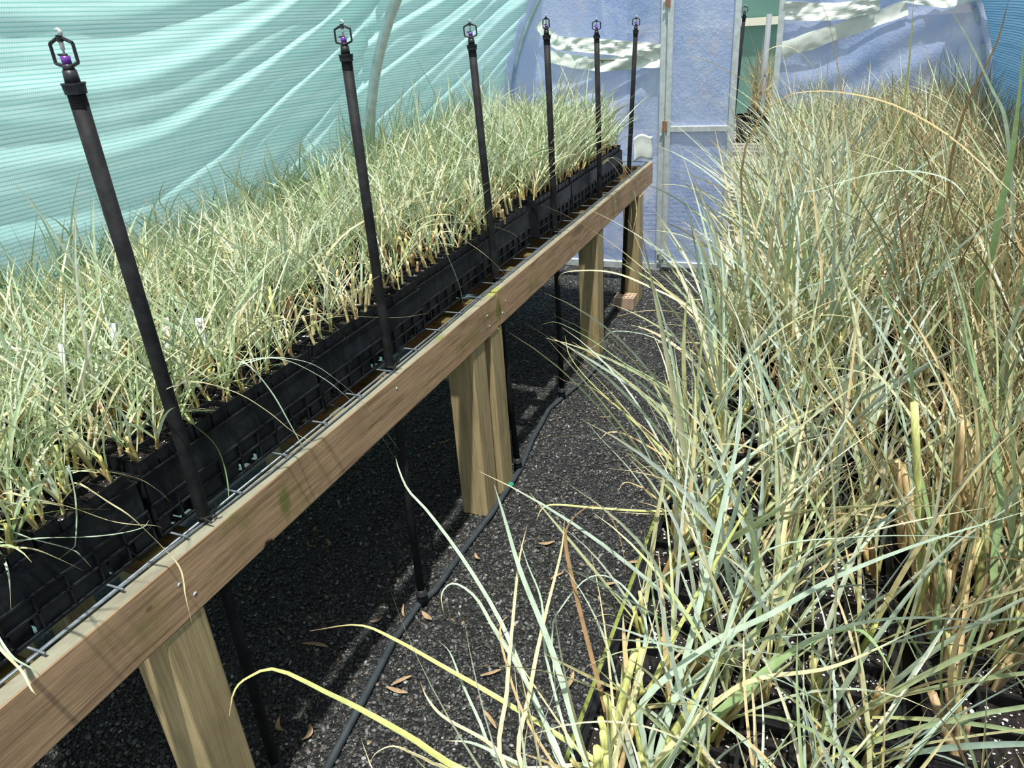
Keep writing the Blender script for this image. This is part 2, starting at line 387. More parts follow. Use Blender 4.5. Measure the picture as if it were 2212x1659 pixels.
# sill and frame posts
o = MB().box(-2.06, -1.02, BY - .03, BY + .01, 0, .05).box(-.31, .78, BY - .03, BY + .01, 0, .05).build('trim_1', M['galv'], None, bevel=.004); struct(o)
def post(x, name, w=.034):
    mb = MB().box(x - w / 2, x + w / 2, BY - .035, BY + .02, 0, 2.1)
    o = mb.build(name, M['galv'], None, bevel=.003); struct(o); return o
p1 = post(-1.005, 'trim_2'); p2 = post(-.335, 'trim_3')
mb = MB()
for z in (.06, .12, .9, 1.6, 1.66): mb.tube([(-1.005, BY - .036, z), (-1.005, BY - .045, z)], .006, 8)
mb.build('bolt', M['galv'], p1)
# door leaf: two stiles, rails, a polythene pane, hinges
door = bpy.data.objects.new('door_1', None); COL.objects.link(door); struct(door)
for x in (-.962, -.575):
    MB().box(x - .017, x + .017, BY - .045, BY - .012, .03, 2.05).build('door_stile', M['galv'], door, bevel=.003)
for z in (.05, .935, 2.0):
    MB().box(-.945, -.59, BY - .043, BY - .014, z - .018, z + .018).build('door_rail', M['galv'], door, bevel=.003)
for z in (.955, 1.66, .12):
    mb = MB().box(-.995, -.965, BY - .052, BY - .044, z - .03, z + .03)
    mb.tube([(-.983, BY - .053, z - .035), (-.983, BY - .053, z + .035)], .006, 10)
    mb.build('hinge', M['rust'] if z > .5 else M['galv'], door)
nx, nz = 30, 90; v = np.zeros((nx, nz, 3))
for i in range(nx):
    for j in range(nz):
        x = -.96 + .385 * i / (nx - 1); z = .04 + 2.0 * j / (nz - 1)
        v[i, j] = (x, BY - .02 + .006 * noise.noise((x * 5, z * 1.5, 4)) + .002 * noise.noise((x * 22, z * 4, 4)), z)
q = np.arange(nx * nz).reshape(nx, nz); quads = np.stack([q[:-1, :-1], q[1:, :-1], q[1:, 1:], q[:-1, 1:]], -1).reshape(-1, 4)
link(bpy.data.objects.new('door_pane', raw_mesh('door_pane', v.reshape(-1, 3), quads, np.ones(3), [M['door_film']], True)), door)

# repair tape on the end wall: crumpled strips stuck to the sheet
def tape(pix, wpx, label, seed, wrfun, n=46, crump=.006):
    pts = [ony(p, BY) for p in pix]; seg = [0]
    for a, b in zip(pts, pts[1:]): seg.append(seg[-1] + np.linalg.norm(b - a))
    v = []; k = 9
    for i in range(n):
        s = seg[-1] * i / (n - 1); j = min(np.searchsorted(seg, s, side='right') - 1, len(pts) - 2)
        t = (s - seg[j]) / (seg[j + 1] - seg[j]); p = pts[j] * (1 - t) + pts[j + 1] * t
        d = pts[j + 1] - pts[j]; d /= np.linalg.norm(d); nrm = np.array([-d[2], 0, d[0]])
        ww = (wpx[0] * (1 - i / (n - 1)) + wpx[1] * i / (n - 1)) * 5.0 / F / 2
        for m in range(k):
            u = (m / (k - 1) * 2 - 1) * ww * (1 + .16 * noise.noise((s * 9, m // 5, seed)))
            q_ = p + nrm * u
            v.append((q_[0], BY + wrfun(q_[0], q_[2]) - .026 - crump * (1 + noise.noise((s * 22, u * 30, seed))) , q_[2]))
    fs = [(i * k + m, (i + 1) * k + m, (i + 1) * k + m + 1, i * k + m + 1) for i in range(n - 1) for m in range(k - 1)]
    o = MB().add(v, fs).build('repair_tape', M['tape'], None, False)
    sd = o.modifiers.new('thick', 'SOLIDIFY'); sd.thickness = .0006
    return tag(o, label, 'tape')
tape([(1168, 50), (1185, 72), (1205, 92), (1240, 95), (1330, 102), (1428, 112)], (24, 30), 'crumpled white repair tape sagging across the end sheet left of the door', 1, wr_left, crump=.012)
t2 = tape([(1188, 120), (1240, 132), (1300, 140), (1428, 126)], (22, 30), 'lower white repair tape with a brown dirt line, left of the door', 5, wr_left, crump=.004)
pts = [ony(p, BY) + np.array([0, -.03, 0]) for p in ((1206, 124), (1230, 129), (1262, 127), (1300, 130), (1345, 129))]
mb = MB(); mb.tube(pts, .0025, 5)
for i in range(12):
    a = pts[0] + (pts[2] - pts[0]) * R_.random() if i < 7 else pts[3] + (pts[4] - pts[3]) * R_.random()
    mb.tube([a, a + np.array([.006 * R_.uniform(-1, 1), 0, -R_.uniform(.01, .03)])], [.003, .001], 4)
mb.build('dirt_streak', M['dirt'], t2)
tape([(1690, 108), (1780, 78), (1870, 48), (1960, 16)], (30, 24), 'straight pale repair tape rising diagonally right of the door', 9, wr_right, crump=.002)
tape([(1692, 22), (1760, 26), (1830, 22), (1900, 8)], (30, 26), 'wide crumpled white tape along the top right of the door', 14, wr_right, crump=.014)
tape([(1955, -10), (2040, 4), (2110, -10)], (22, 16), 'short crumpled tape at the top corner near the blue cloth', 21, wr_right, crump=.01)

# ------------------------------------------------------------------ seen through the door gap
mb = MB().box(-3, 3, 12.0, 12.05, 0, 3.0); o = mb.build('shade_tunnel_wall', plain('far_green_cloth', lin(92, 128, 118), .8, 0, .2, .1, 2)); tag(o, 'green cloth wall of the next tunnel seen through the door gap', 'shade wall')
o = MB().box(-3, 3, 11.9, 11.98, 1.36, 1.46).build('timber_rail', plain('pale_timber', lin(205, 205, 185), .7, 0, .2, .1)); tag(o, 'pale timber rail on the green wall beyond the door', 'rail')
p_ = ony((1662, 30), 6.3)
o = MB().tube([(p_[0] - .01, 6.3, 0), (p_[0], 6.3, p_[2])], .02, 14).build('steel_pole', plain('dull_steel', lin(128, 134, 138), .6, 0, .3), None, True); tag(o, 'galvanised steel pole standing outside the door', 'pole')
t = thing('slatted_bench', 'grey slatted bench with potted grasses outside the door', 'bench', (-.6, 6.9, 0))
mb = MB()
for i in range(12): mb.box(-.9, .9, -1.1 + i * .16, -1.0 + i * .16, .62, .65)
mb.build('slat', plain('grey_slats', lin(140, 135, 135), .8, 0, .2, .2), t)
for x, y in ((-.8, -1), (.8, -1), (-.8, .7), (.8, .7)): MB().box(x - .04, x + .04, y - .04, y + .04, 0, .62).build('leg', plain('grey_leg', lin(120, 115, 110), .8), t)

# ------------------------------------------------------------------ grass generator
def blade(root, az, L, e0, droop, w, col, tip, n=8, azd=0., pw=1.4, tw=0., base=None, fold=.3):
    """one leaf blade: a tapering, folded ribbon that starts at elevation e0 and bends over by droop (radians)"""
    t = np.linspace(0, 1, n + 1); tm = (t[:-1] + t[1:]) / 2
    e = e0 - droop * tm ** pw; a = az + azd * tm
    d = np.stack([np.cos(e) * np.cos(a), np.cos(e) * np.sin(a), np.sin(e)], 1) * (L / n)
    pts = np.concatenate([[root], root + np.cumsum(d, 0)])
    return ribbon(pts, w, col, tip, tw, base, fold)
def ribbon(pts, w, col, tip, tw=0., base=None, fold=.3, side0=None):
    n = len(pts) - 1; t = np.linspace(0, 1, n + 1)
    tg = np.gradient(pts, axis=0); tg /= (np.linalg.norm(tg, axis=1, keepdims=True) + 1e-9)
    h = np.array([0, 0, 1.]) if side0 is None else np.asarray(side0, float)
    s = np.cross(tg, h); ln = np.linalg.norm(s, axis=1, keepdims=True)
    s = np.where(ln > .15, s / (ln + 1e-9), np.array([[1., 0, 0]])); 
    for i in range(1, n + 1):
        if s[i].dot(s[i - 1]) < 0: s[i] = -s[i]
    nn = np.cross(s, tg); ang = tw * (.3 + t)[:, None]
    s2 = s * np.cos(ang) + nn * np.sin(ang); n2 = np.cross(s2, tg)
    ww = (w / 2 * np.minimum(1, .65 + 1.6 * t) * np.clip(1 - t ** 2.6, 0.04, 1) ** .9)[:, None]
    v = np.stack([pts - s2 * ww, pts - n2 * ww * fold * 1.3, pts + s2 * ww], 1).reshape(-1, 3)
    q = np.arange(n)[:, None] * 3
    f = np.concatenate([q + np.array([0, 1, 4, 3]), q + np.array([1, 2, 5, 4])])
    b = np.asarray(col if base is None else base); col = np.asarray(col); tip = np.asarray(tip)
    k1 = np.clip(1 - t / .25, 0, 1)[:, None]; k2 = np.clip((t - .84) / .13, 0, 1)[:, None]
    c = col * (1 - k1) + b * k1; c = c * (1 - k2) + tip * k2
    return v, f, np.repeat(c, 3, axis=0)
def culm(p, d, L, r0, r1, col, k=7, cut=True, node_=True):
    """a jointed cane: rings at the nodes, a paler cut end"""
    n = 5; d = np.asarray(d, float) / np.linalg.norm(d)
    a = np.cross(d, [1, .2, 0]); a /= np.linalg.norm(a); b = np.cross(d, a)
    vs = []; cs = []
    for i in range(n + 1):
        t = i / n; r = r0 + (r1 - r0) * t
        if node_ and i == 2: r *= 1.18
        for j in range(k):
            q = 2 * math.pi * j / k; vs.append(p + d * L * t + r * (math.cos(q) * a + math.sin(q) * b)); cs.append(np.asarray(col) * (.8 if (node_ and i == 2) else 1))
    f = [(i * k + j, i * k + (j + 1) % k, (i + 1) * k + (j + 1) % k, (i + 1) * k + j) for i in range(n) for j in range(k)]
    c0 = len(vs); vs.append(p + d * (L - r1 * .6)); cs.append(np.minimum(.8, np.asarray(col) * 1.15))
    f += [(n * k + j, n * k + (j + 1) % k, c0, c0) for j in range(k)]
    return np.array(vs), np.array(f), np.array(cs)
class Acc:
    def __init__(s): s.v = []; s.f = []; s.c = []; s.n = 0
    def add(s, vfc):
        v, f, c = vfc; s.v.append(v); s.f.append(np.asarray(f) + s.n); s.c.append(c); s.n += len(v)
    def arr(s): return np.concatenate(s.v), np.concatenate(s.f), np.concatenate(s.c)
def jit(c, a=.12):
    k = 1 + R_.uniform(-a, a); return tuple(min(.95, x * k * (1 + R_.uniform(-.05, .05))) for x in c)
LC = dict(pale=[lin(200, 210, 176), lin(186, 202, 170), lin(216, 222, 190), lin(170, 188, 144), lin(220, 220, 178)],
          green=[lin(160, 180, 128), lin(142, 164, 116), lin(180, 194, 146), lin(200, 210, 178)],
          straw=[lin(220, 214, 168), lin(204, 194, 146), lin(194, 202, 156), lin(228, 224, 184)],
          blue=[lin(182, 198, 180), lin(170, 190, 172), lin(200, 212, 192), lin(184, 194, 146), lin(214, 216, 184), lin(214, 200, 158)],
          mixed=[lin(184, 188, 138), lin(160, 174, 130), lin(214, 200, 152), lin(180, 192, 170), lin(206, 206, 162)],
          brown=[lin(180, 156, 112), lin(156, 136, 96), lin(202, 178, 130), lin(118, 98, 70), lin(142, 148, 102), lin(136, 152, 112), lin(212, 192, 146)])
TIP = lin(204, 186, 138); TIPD = lin(122, 96, 70)
def plant(kind, nb, hh, spread, w, ncul, culh, culr, culc, droop=(.5, 1.6), tip=TIP, seg=8, basec=lin(214, 212, 140), wander=.010):
    lv = Acc(); st = Acc()
    cs = []
    for i in range(ncul):
        p = np.array([R_.uniform(-wander, wander), R_.uniform(-wander, wander), -.006]); az = R_.uniform(0, 6.28); ln = abs(R_.gauss(0, .16))
        d = np.array([math.cos(az) * ln, math.sin(az) * ln, 1.]); h = culh * R_.uniform(.55, 1.25); r = culr * R_.uniform(.7, 1.15)
        st.add(culm(p, d, h, r, r * .8, jit(R_.choice(culc)))); cs.append((p, d / np.linalg.norm(d), h))
        if R_.random() < .7:        # papery sheath
            st.add(culm(p + np.array([r * .6, 0, 0]), d + np.array([R_.uniform(-.25, .25), R_.uniform(-.25, .25), 0]), h * R_.uniform(.4, .8), r * .75, r * .35, jit(lin(184, 160, 122)), 6, node_=False))
    for i in range(nb):
        p, d, h = R_.choice(cs); f = R_.uniform(.25, 1.0); root = p + d * h * f
        c = jit(R_.choice(LC[kind])); L = hh * R_.choice((R_.uniform(.4, .8), R_.uniform(.7, 1.15), R_.uniform(.8, 1.25)))
        lv.add(blade(root, R_.uniform(0, 6.28), L, R_.uniform(1.52 - spread, 1.5), R_.uniform(*droop) * R_.choice((.5, 1, 1)), w * R_.uniform(.55, 1.25), c,
                     tip if R_.random() < .75 else TIPD, seg, R_.uniform(-.7, .7), R_.uniform(1.1, 2.2), R_.uniform(-1.2, 1.2), base=basec if R_.random() < .5 else None))
    return lv.arr(), st.arr()

# ------------------------------------------------------------------ the left bench
BX = -.99; BT = .785
bench = thing('timber_bench', 'long timber bench with wire mesh top carrying black crates, left of the aisle', 'bench', (0, 0, 0))
for y0, y1, dz in ((-.3, 2.165, 0), (2.171, 4.62, .004)):
    o = MB().box(BX - .034, BX, y0, y1, .655 + dz, BT + dz).build('front_beam', M['beam'], bench, bevel=.004)
    mb = MB()
    for q_ in ([(388, 1263), (422, 1283), (857, 840), (1053, 683), (1058, 705)] if y0 < 0 else [(1092, 650), (1086, 676), (1330, 436)]):
        w_ = onx(q_, BX); yy, z = w_[1], w_[2]
        mb.tube([(BX - .001, yy, z), (BX + .0005, yy, z)], .0048, 12); mb.tube([(BX + .0004, yy, z), (BX + .0008, yy, z)], .002, 6, 1)
    mb.build('screw', [M['galv'], M['rust']], o, True)
MB().box(-2.03, -1.985, -.3, 4.62, .655, BT).build('back_beam', M['beam'], bench, bevel=.004)
for y in (.05, .45, .79, 1.30, 1.52, 1.93, 2.10, 2.47, 2.66, 3.0, 3.38, 3.75, 4.15, 4.55):
    MB().box(-1.985, BX - .034, y - .022, y + .022, .665, BT - .012).build('joist', M['joist'], bench, bevel=.003)
MB().box(-1.15, BX - .045, .70, .745, .74, .778).build('packer', M['joist'], bench)
for i, (y0, y1, x1) in enumerate(((.645, .745, BX - .002), (1.955, 2.055, BX - .004), (2.10, 2.20, BX - .002), (3.40, 3.50, BX - .002), (4.255, 4.355, BX + .005))):
    MB().box(x1 - .10, x1 if i in (0, 1, 2, 3) else x1, y0, y1, .0, .655).build('leg', M['post'], bench, bevel=.005)
for y in (.35, .8, 1.0, 1.25, 2.0, 3.45, 4.3):
    MB().box(-2.03, -1.93, y, y + .1, 0, .655).build('leg', M['post'], bench, bevel=.005)
mb = MB()
for x in (-1.0265, -1.022 - .0, -1.33, -1.63, -1.93):
    if x == -1.022: continue
    mb.tube([(x, -.2, .789), (x, 4.6, .789)], .0028, 8)
mb.tube([(-1.028, -.1, .791), (-1.02, .7, .7905), (-1.006, 1.0, .7895), (-1.006, 1.4, .7895), (-1.018, 2.1, .789), (-1.012, 2.2, .795), (-1.014, 4.6, .794)], .0022, 8)
for k in range(33): mb.tube([(-2.0, -.1 + k * .1465 - .011, .7935), (-1.008, -.1 + k * .1465 - .011, .7935)], .0024, 8)
mb.build('wire_mesh', M['wire'], bench, True)
ORD = ['zeroth', 'first', 'second', 'third', 'fourth', 'fifth', 'sixth', 'seventh', 'eighth', 'ninth', 'tenth', 'eleventh', 'twelfth', 'thirteenth', 'fourteenth', 'fifteenth', 'sixteenth', 'seventeenth', 'eighteenth', 'nineteenth', 'twentieth', 'twenty-first', 'twenty-second']

# crates: a solid rim band above a lattice of ribs with open slots
CZ = .797
CR_Y = [(-.30, .215), (.225, .735), (.748, 1.258), (1.27, 1.778), (1.79, 2.25), (2.262, 2.715), (2.80, 3.245), (3.265, 3.715), (3.735, 4.185)]
CR_X = [(-1.362, -1.052), (-1.68, -1.37), (-1.995, -1.688)]
CR_D = [0, .004, 0, -.004, -.018, -.022, -.018, -.02, -.02]
CH = .130
def panel(mb, L, flip, slots):
    """panel in local coords: u along 0..L, z 0..CH, thickness along -n; slots = list of open (u0,u1)"""
    T = .003
    def bx(u0, u1, z0, z1, n0, n1):
        if flip == 'x': mb.box(n0, n1, u0, u1, z0, z1)
        else: mb.box(u0, u1, n0, n1, z0, z1)
    bx(0, L, .068, CH, -T, 0); bx(0, L, CH - .003, CH, -T, .002)
    z0 = 0.0; edges = [0] + [e for s in slots for e in s] + [L]
    for a, b in zip(edges[::2], edges[1::2]): bx(a, b, .004, .068, -T - .002, -.002)
    for s in slots: bx(s[0], s[1], .036, .068, -T - .002, -.002)
    bx(0, L, .066, .070, -T, .0035); bx(0, L, .035, .0385, -T, .0035); bx(0, L, 0, .005, -T, .004)
    n = max(3, int(L / .055))
    for i in range(n + 1):
        u = i * (L - .003) / n; bx(u, u + .003, 0, .068, -T, .0035)
crate_labels = ['nearest', 'second', 'third', 'fourth', 'fifth', 'sixth', 'seventh', 'farthest']
crate_cache = {}
def make_crate(x0, x1, y0, y1, label, tilt=0):
    L = y1 - y0; wd = x1 - x0; key = (round(L, 3), round(wd, 3))
    t = thing('nursery_crate', label, 'crate', (x0, y0, CZ), 0, 'black crates on the left bench')
    if key not in crate_cache:
        a = MB(); panel(a, L, 'x', [(.03, .085), (.215, .275), (L - .1, L - .04)]); b = MB(); panel(b, wd, 'y', [(.1, .2)])
        fl = MB(); n = 12
        for i in range(n): fl.box(0, wd, i * L / n, i * L / n + .012, .002, .005)
        for i in range(7): fl.box(i * wd / 7, i * wd / 7 + .008, 0, L, .002, .005)
        crate_cache[key] = (a.mesh('side_panel', [M['crate']]), b.mesh('end_panel', [M['crate']]), fl.mesh('base_grid', [M['crate']]))
    a, b, fl = crate_cache[key]
    for me, loc, nm in ((a, (wd, 0, 0), 'side_panel'), (a, (.003, 0, 0), 'side_panel'), (b, (0, .003, 0), 'end_panel'), (b, (0, L, 0), 'end_panel'), (fl, (0, 0, 0), 'base_grid')):
        o = link(bpy.data.objects.new(nm, me), t); o.location = loc
    return t
rowname = ['front', 'middle', 'back']
for j, (y0, y1) in enumerate(CR_Y):
    if j == 0: continue
    for i, (x0, x1) in enumerate(CR_X):
        x0 += CR_D[j]; x1 += CR_D[j]
        if not (seen((x1, y1, .95), 430)): continue
        make_crate(x0, x1, y0, y1, 'black lattice plastic crate of grass tubes, %s line, %s from the camera' % (rowname[i], crate_labels[j - 1]))

# tube pots and their plants
def tube_mesh(dz=0):
    s = .0205; h = .150; mb = MB(); b = s * .8; w = .0012
    o_ = [(-b, -b, 0), (b, -b, 0), (b, b, 0), (-b, b, 0), (-s, -s, h), (s, -s, h), (s, s, h), (-s, s, h),
          (-s + w, -s + w, h), (s - w, -s + w, h), (s - w, s - w, h), (-s + w, s - w, h), (-s + w, -s + w, h - .03), (s - w, -s + w, h - .03), (s - w, s - w, h - .03), (-s + w, s - w, h - .03)]
    f = [(0, 3, 2, 1)] + [(i, (i + 1) % 4, (i + 1) % 4 + 4, i + 4) for i in range(4)] + [(4 + i, 4 + (i + 1) % 4, 8 + (i + 1) % 4, 8 + i) for i in range(4)] + [(8 + i, 8 + (i + 1) % 4, 12 + (i + 1) % 4, 12 + i) for i in range(4)]
    return mb.add(o_, f)
ICO_V = []; ICO_F = []
_t = (1 + 5 ** .5) / 2
ICO_V = np.array([(-1, _t, 0), (1, _t, 0), (-1, -_t, 0), (1, -_t, 0), (0, -1, _t), (0, 1, _t), (0, -1, -_t), (0, 1, -_t), (_t, 0, -1), (_t, 0, 1), (-_t, 0, -1), (-_t, 0, 1)]) / 1.902
ICO_F = np.array([(0, 11, 5), (0, 5, 1), (0, 1, 7), (0, 7, 10), (0, 10, 11), (1, 5, 9), (5, 11, 4), (11, 10, 2), (10, 7, 6), (7, 1, 8), (3, 9, 4), (3, 4, 2), (3, 2, 6), (3, 6, 8), (3, 8, 9), (4, 9, 5), (2, 4, 11), (6, 2, 10), (8, 6, 7), (9, 8, 1)])
def soil_patch(mb, cx, cy, z, hx, hy, nper, n=5, lump=.0028):
    vs = []
    for i in range(n + 1):
        for j in range(n + 1):
            x = cx + (i / n * 2 - 1) * hx; y = cy + (j / n * 2 - 1) * hy; vs.append((x, y, z + R_.uniform(-lump, lump)))
    mb.add(vs, [(i * (n + 1) + j, (i + 1) * (n + 1) + j, (i + 1) * (n + 1) + j + 1, i * (n + 1) + j + 1) for i in range(n) for j in range(n)], 0)
    for k in range(nper):
        r = .0006 + .0017 * R_.random() ** 1.8; q = ICO_V * np.array([[R_.uniform(.7, 1.3)] for _ in range(12)]) * r * np.array([R_.uniform(.6, 1.5), R_.uniform(.6, 1.3), .8]) + np.array([cx + R_.uniform(-1, 1) * hx * .9, cy + R_.uniform(-1, 1) * hy * .9, z + .002])
        mb.add(q, ICO_F, 1)
TUBE = tube_mesh().mesh('tube_wall', [M['tubepot']])
TUBE_VF = (np.array(TUBE_V := [tuple(v.co) for v in TUBE.vertices]), [tuple(p.vertices) for p in TUBE.polygons])
SOILS = []
for k in range(6):
    mb = MB(); soil_patch(mb, 0, 0, .140, .0192, .0192, R_.randint(6, 14)); SOILS.append(mb)
SOIL_ME = [s.mesh('potting_mix', [M['soil'], M['perlite']]) for s in SOILS]

CULC_L = [lin(214, 204, 120), lin(196, 188, 110), lin(206, 178, 120), lin(176, 140, 100), lin(184, 194, 130), lin(220, 206, 150)]
VL = []
for k in range(20):
    kind = ('pale', 'green', 'blue', 'green', 'straw', 'pale')[k % 6]
    VL.append((kind, *plant(kind, R_.randint(7, 11), R_.uniform(.21, .33), .85, .0068, R_.randint(1, 3), .066, .0042, CULC_L, (.15, 1.15))))
def mk_plant_meshes(V, nm):
    out = []
    for kind, lv, st in V:
        out.append((kind, raw_mesh('leaf_blades', *lv, [M['leaf']], True), raw_mesh('stem', *st, [M['stem']], True)))
    return out
VLM = mk_plant_meshes(VL, 'l')
# bare stubs: cut canes with hardly a leaf
VS = []
for k in range(5): VS.append(('stub', *plant('straw', 1, .07, .5, .003, 1, .066, .0040, CULC_L)))
VSM = mk_plant_meshes(VS, 's')

def xf(V, loc, rz, s, tilt):
    v, f, c = V; a, b = math.cos(rz), math.sin(rz)
    x = v[:, 0] * a - v[:, 1] * b; y = v[:, 0] * b + v[:, 1] * a; z = v[:, 2]
    return np.stack([x + z * tilt[0], y + z * tilt[1], z], 1) * s + np.asarray(loc), f, c
LOOK = dict(pale='pale green', green='fresh green', straw='straw yellow', stub='bare cut', blue='blue-green', mixed='yellow-green', brown='tan-brown')

cells = []
for j, (y0, y1) in enumerate(CR_Y):
    na = int((y1 - y0 - .008) / .0445)
    for i, (x0, x1) in enumerate(CR_X):
        x0 += CR_D[j]; x1 += CR_D[j]; nc = 7; px = (x1 - x0 - .01) / nc; py = (y1 - y0 - .01) / na
        for a in range(na):
            for b in range(nc):
                x = x1 - .006 - px * (b + .5); y = y0 + .006 + py * (a + .5)
                near = j <= 1
                dz = R_.uniform(-.012, .004) if near else R_.uniform(-.002, .003)
                cells.append(dict(x=x, y=y, z=CZ + .006 + dz, j=j, row=i * 7 + b + 1, a=a + 1, tilt=R_.uniform(-.05, .05) if near else 0))
cells = [c for c in cells if seen((c['x'], c['y'], .92), 420) or seen((c['x'], c['y'], 1.15), 60)]
for c in cells: c['in'] = seen((c['x'], c['y'], .95), 10) or seen((c['x'], c['y'], 1.1), 10)
cells.sort(key=lambda c: math.dist((c['x'], c['y'], .92), CP) + (0 if c['row'] < 6 else .25))
acc_lv = Acc(); acc_st = Acc(); tubes_mb = MB(); soil_mb = MB(); n_t = 0; n_p = 0; n_s = 0
crn = ['', 'nearest', 'second', 'third', 'fourth', 'fifth', 'sixth', 'seventh', 'farthest']
def put_plant(name, label, cat, loc, rz, s, tilt, lm, sm, group):
    t = thing(name, label, cat, loc, rz, group); t['kind'] = 'thing'
    t.scale = (s, s, s); t.rotation_euler = (-tilt[1], tilt[0], rz)
    o = bpy.data.objects.new('leaf_blades', lm); o.parent = t; COL.objects.link(o)
    o = bpy.data.objects.new('stem', sm); o.parent = t; COL.objects.link(o)
    return t
for c in cells:
    loc = (c['x'], c['y'], c['z']); k = R_.randrange(6)
    if n_t < 300 and c['row'] <= 14 and c['in']:
        n_t += 1
        t = thing('tube_pot', 'black square tube, %s along, %s row back, %s crate from camera, left bench' % (ORD[c['a']], ORD[c['row']], crn[c['j']] or 'cut-off'), 'plant pot', loc, 0, 'square tubes in the left crates')
        t.rotation_euler = (c['tilt'], c['tilt'] * .6, 0)
        link(bpy.data.objects.new('tube_wall', TUBE), t); link(bpy.data.objects.new('potting_mix', SOIL_ME[k]), t)
    else:
        tubes_mb.add(TUBE_VF[0] + np.array(loc), TUBE_VF[1])
        if c['row'] < 12:
            sm = SOILS[k]; off = 0
            for vv, _c in zip(sm.v, sm.c):
                pass
            base = soil_mb.n; soil_mb.v.append(np.concatenate(sm.v) + np.array(loc)); soil_mb.c.append(np.concatenate(sm.c))
            soil_mb.f += [tuple(i + base for i in q) for q in sm.f]; soil_mb.m += sm.m; soil_mb.n += sum(len(v) for v in sm.v)
        else:
            x, y, z = loc; soil_mb.add([(x - .02, y - .02, z + .140), (x + .02, y - .02, z + .140), (x + .02, y + .02, z + .140), (x - .02, y + .02, z + .140)], [(0, 1, 2, 3)], 0)
    # what grows in it: bare canes along the aisle edge in the fourth and fifth crates
    u = R_.random(); stubzone = (c['j'] in (3, 4, 5) and c['row'] <= 5)
    if u < (.62 if stubzone else .05): V, VM = VS, VSM
    elif u < (.70 if stubzone else .09): continue
    else: V, VM = VL, VLM
    kk = R_.randrange(len(V)); s = R_.uniform(.75, 1.1) * (.92 if c['y'] < 2.2 else 1.08 if c['y'] < 2.8 else 1.24)
    if V is VS: s *= 1.3
    if c['row'] <= 2 and V is VL: s *= .85
    tilt = (R_.uniform(-.12, .25), R_.uniform(-.2, .2)); rz = R_.uniform(0, 6.28); ploc = (c['x'] + R_.uniform(-.004, .004), c['y'] + R_.uniform(-.004, .004), c['z'] + .140)
    if n_p < 300 and c['in']:
        n_p += 1; kd = V[kk][0]
        put_plant('grass_seedling', '%s grass seedling %s along, %s row back, %s crate from camera, left bench' % (LOOK[kd], ORD[c['a']], ORD[c['row']], crn[c['j']] or 'cut-off'), 'grass', ploc, rz, s, tilt, VM[kk][1], VM[kk][2], 'grass seedlings on the left bench')
    else:
        acc_lv.add(xf(V[kk][1], ploc, rz, s, tilt)); acc_st.add(xf(V[kk][2], ploc, rz, s, tilt))
o = tubes_mb.build('tube_pots_beyond', M['tubepot']); tag(o, 'mass of black square tubes filling the farther left crates', 'plant pots', kind='stuff')
o.name = 'tube_pot_mass'
o = soil_mb.build('potting_mix_mass', [M['soil'], M['perlite']]); tag(o, 'dark potting mix with white perlite in the farther left tubes', 'soil', kind='stuff')
def keep_in(vfc, side):
    v, f, c = vfc; z = np.clip(v[:, 2] - ZC, 0, RR - .01); lim = XC + side * (np.sqrt(RR ** 2 - z ** 2) - .055)
    v[:, 0] = np.maximum(v[:, 0], lim) if side < 0 else np.minimum(v[:, 0], lim); v[:, 1] = np.minimum(v[:, 1], BY - .07); return v, f, c
root = bpy.data.objects.new('seedling_grass_mass', raw_mesh('seedling_grass_mass', *keep_in(acc_lv.arr(), -1), [M['leaf']], True)); link(root)
tag(root, 'dense pale grass seedlings filling the farther crates on the left bench', 'grass', kind='stuff')
o = bpy.data.objects.new('seedling_stems', raw_mesh('seedling_stems', *acc_st.arr(), [M['stem']], True)); link(o, root); o['kind'] = 'stuff'

# ------------------------------------------------------------------ the right bench
RX0, RX1 = -.218, .755
b2 = thing('timber_bench', 'algae-green timber bench under the tall grass, right of the aisle', 'bench', (0, 0, 0))
MB().box(RX0, RX0 + .045, -.1, 4.8, .66, .79).build('front_beam', M['bench2'], b2, bevel=.004)
MB().box(RX1 - .045, RX1, -.1, 4.8, .66, .79).build('back_beam', M['bench2'], b2, bevel=.004)
for y in np.arange(.1, 4.8, .45): MB().box(RX0 + .045, RX1 - .045, y - .022, y + .022, .665, .78).build('joist', M['joist'], b2)
for y in (.05, 1.5, 3.0, 4.6):
    MB().box(RX0 + .05, RX0 + .15, y, y + .1, 0, .665).build('leg', M['post'], b2, bevel=.004)
    MB().box(RX1 - .15, RX1 - .05, y, y + .1, 0, .665).build('leg', M['post'], b2, bevel=.004)
mb = MB()
for x in np.arange(RX0 + .03, RX1, .15): mb.tube([(x, -.05, .787), (x, 4.75, .787)], .0024, 6)
for k in range(32): mb.tube([(RX0 + .01, k * .1465, .7915), (RX1 - .01, k * .1465, .7915)], .0022, 6)
mb.build('wire_mesh', M['wire'], b2, True)
TZ = .796; TH = .094
TX = [(-.182, .146), (.168, .486), (.500, .748)]
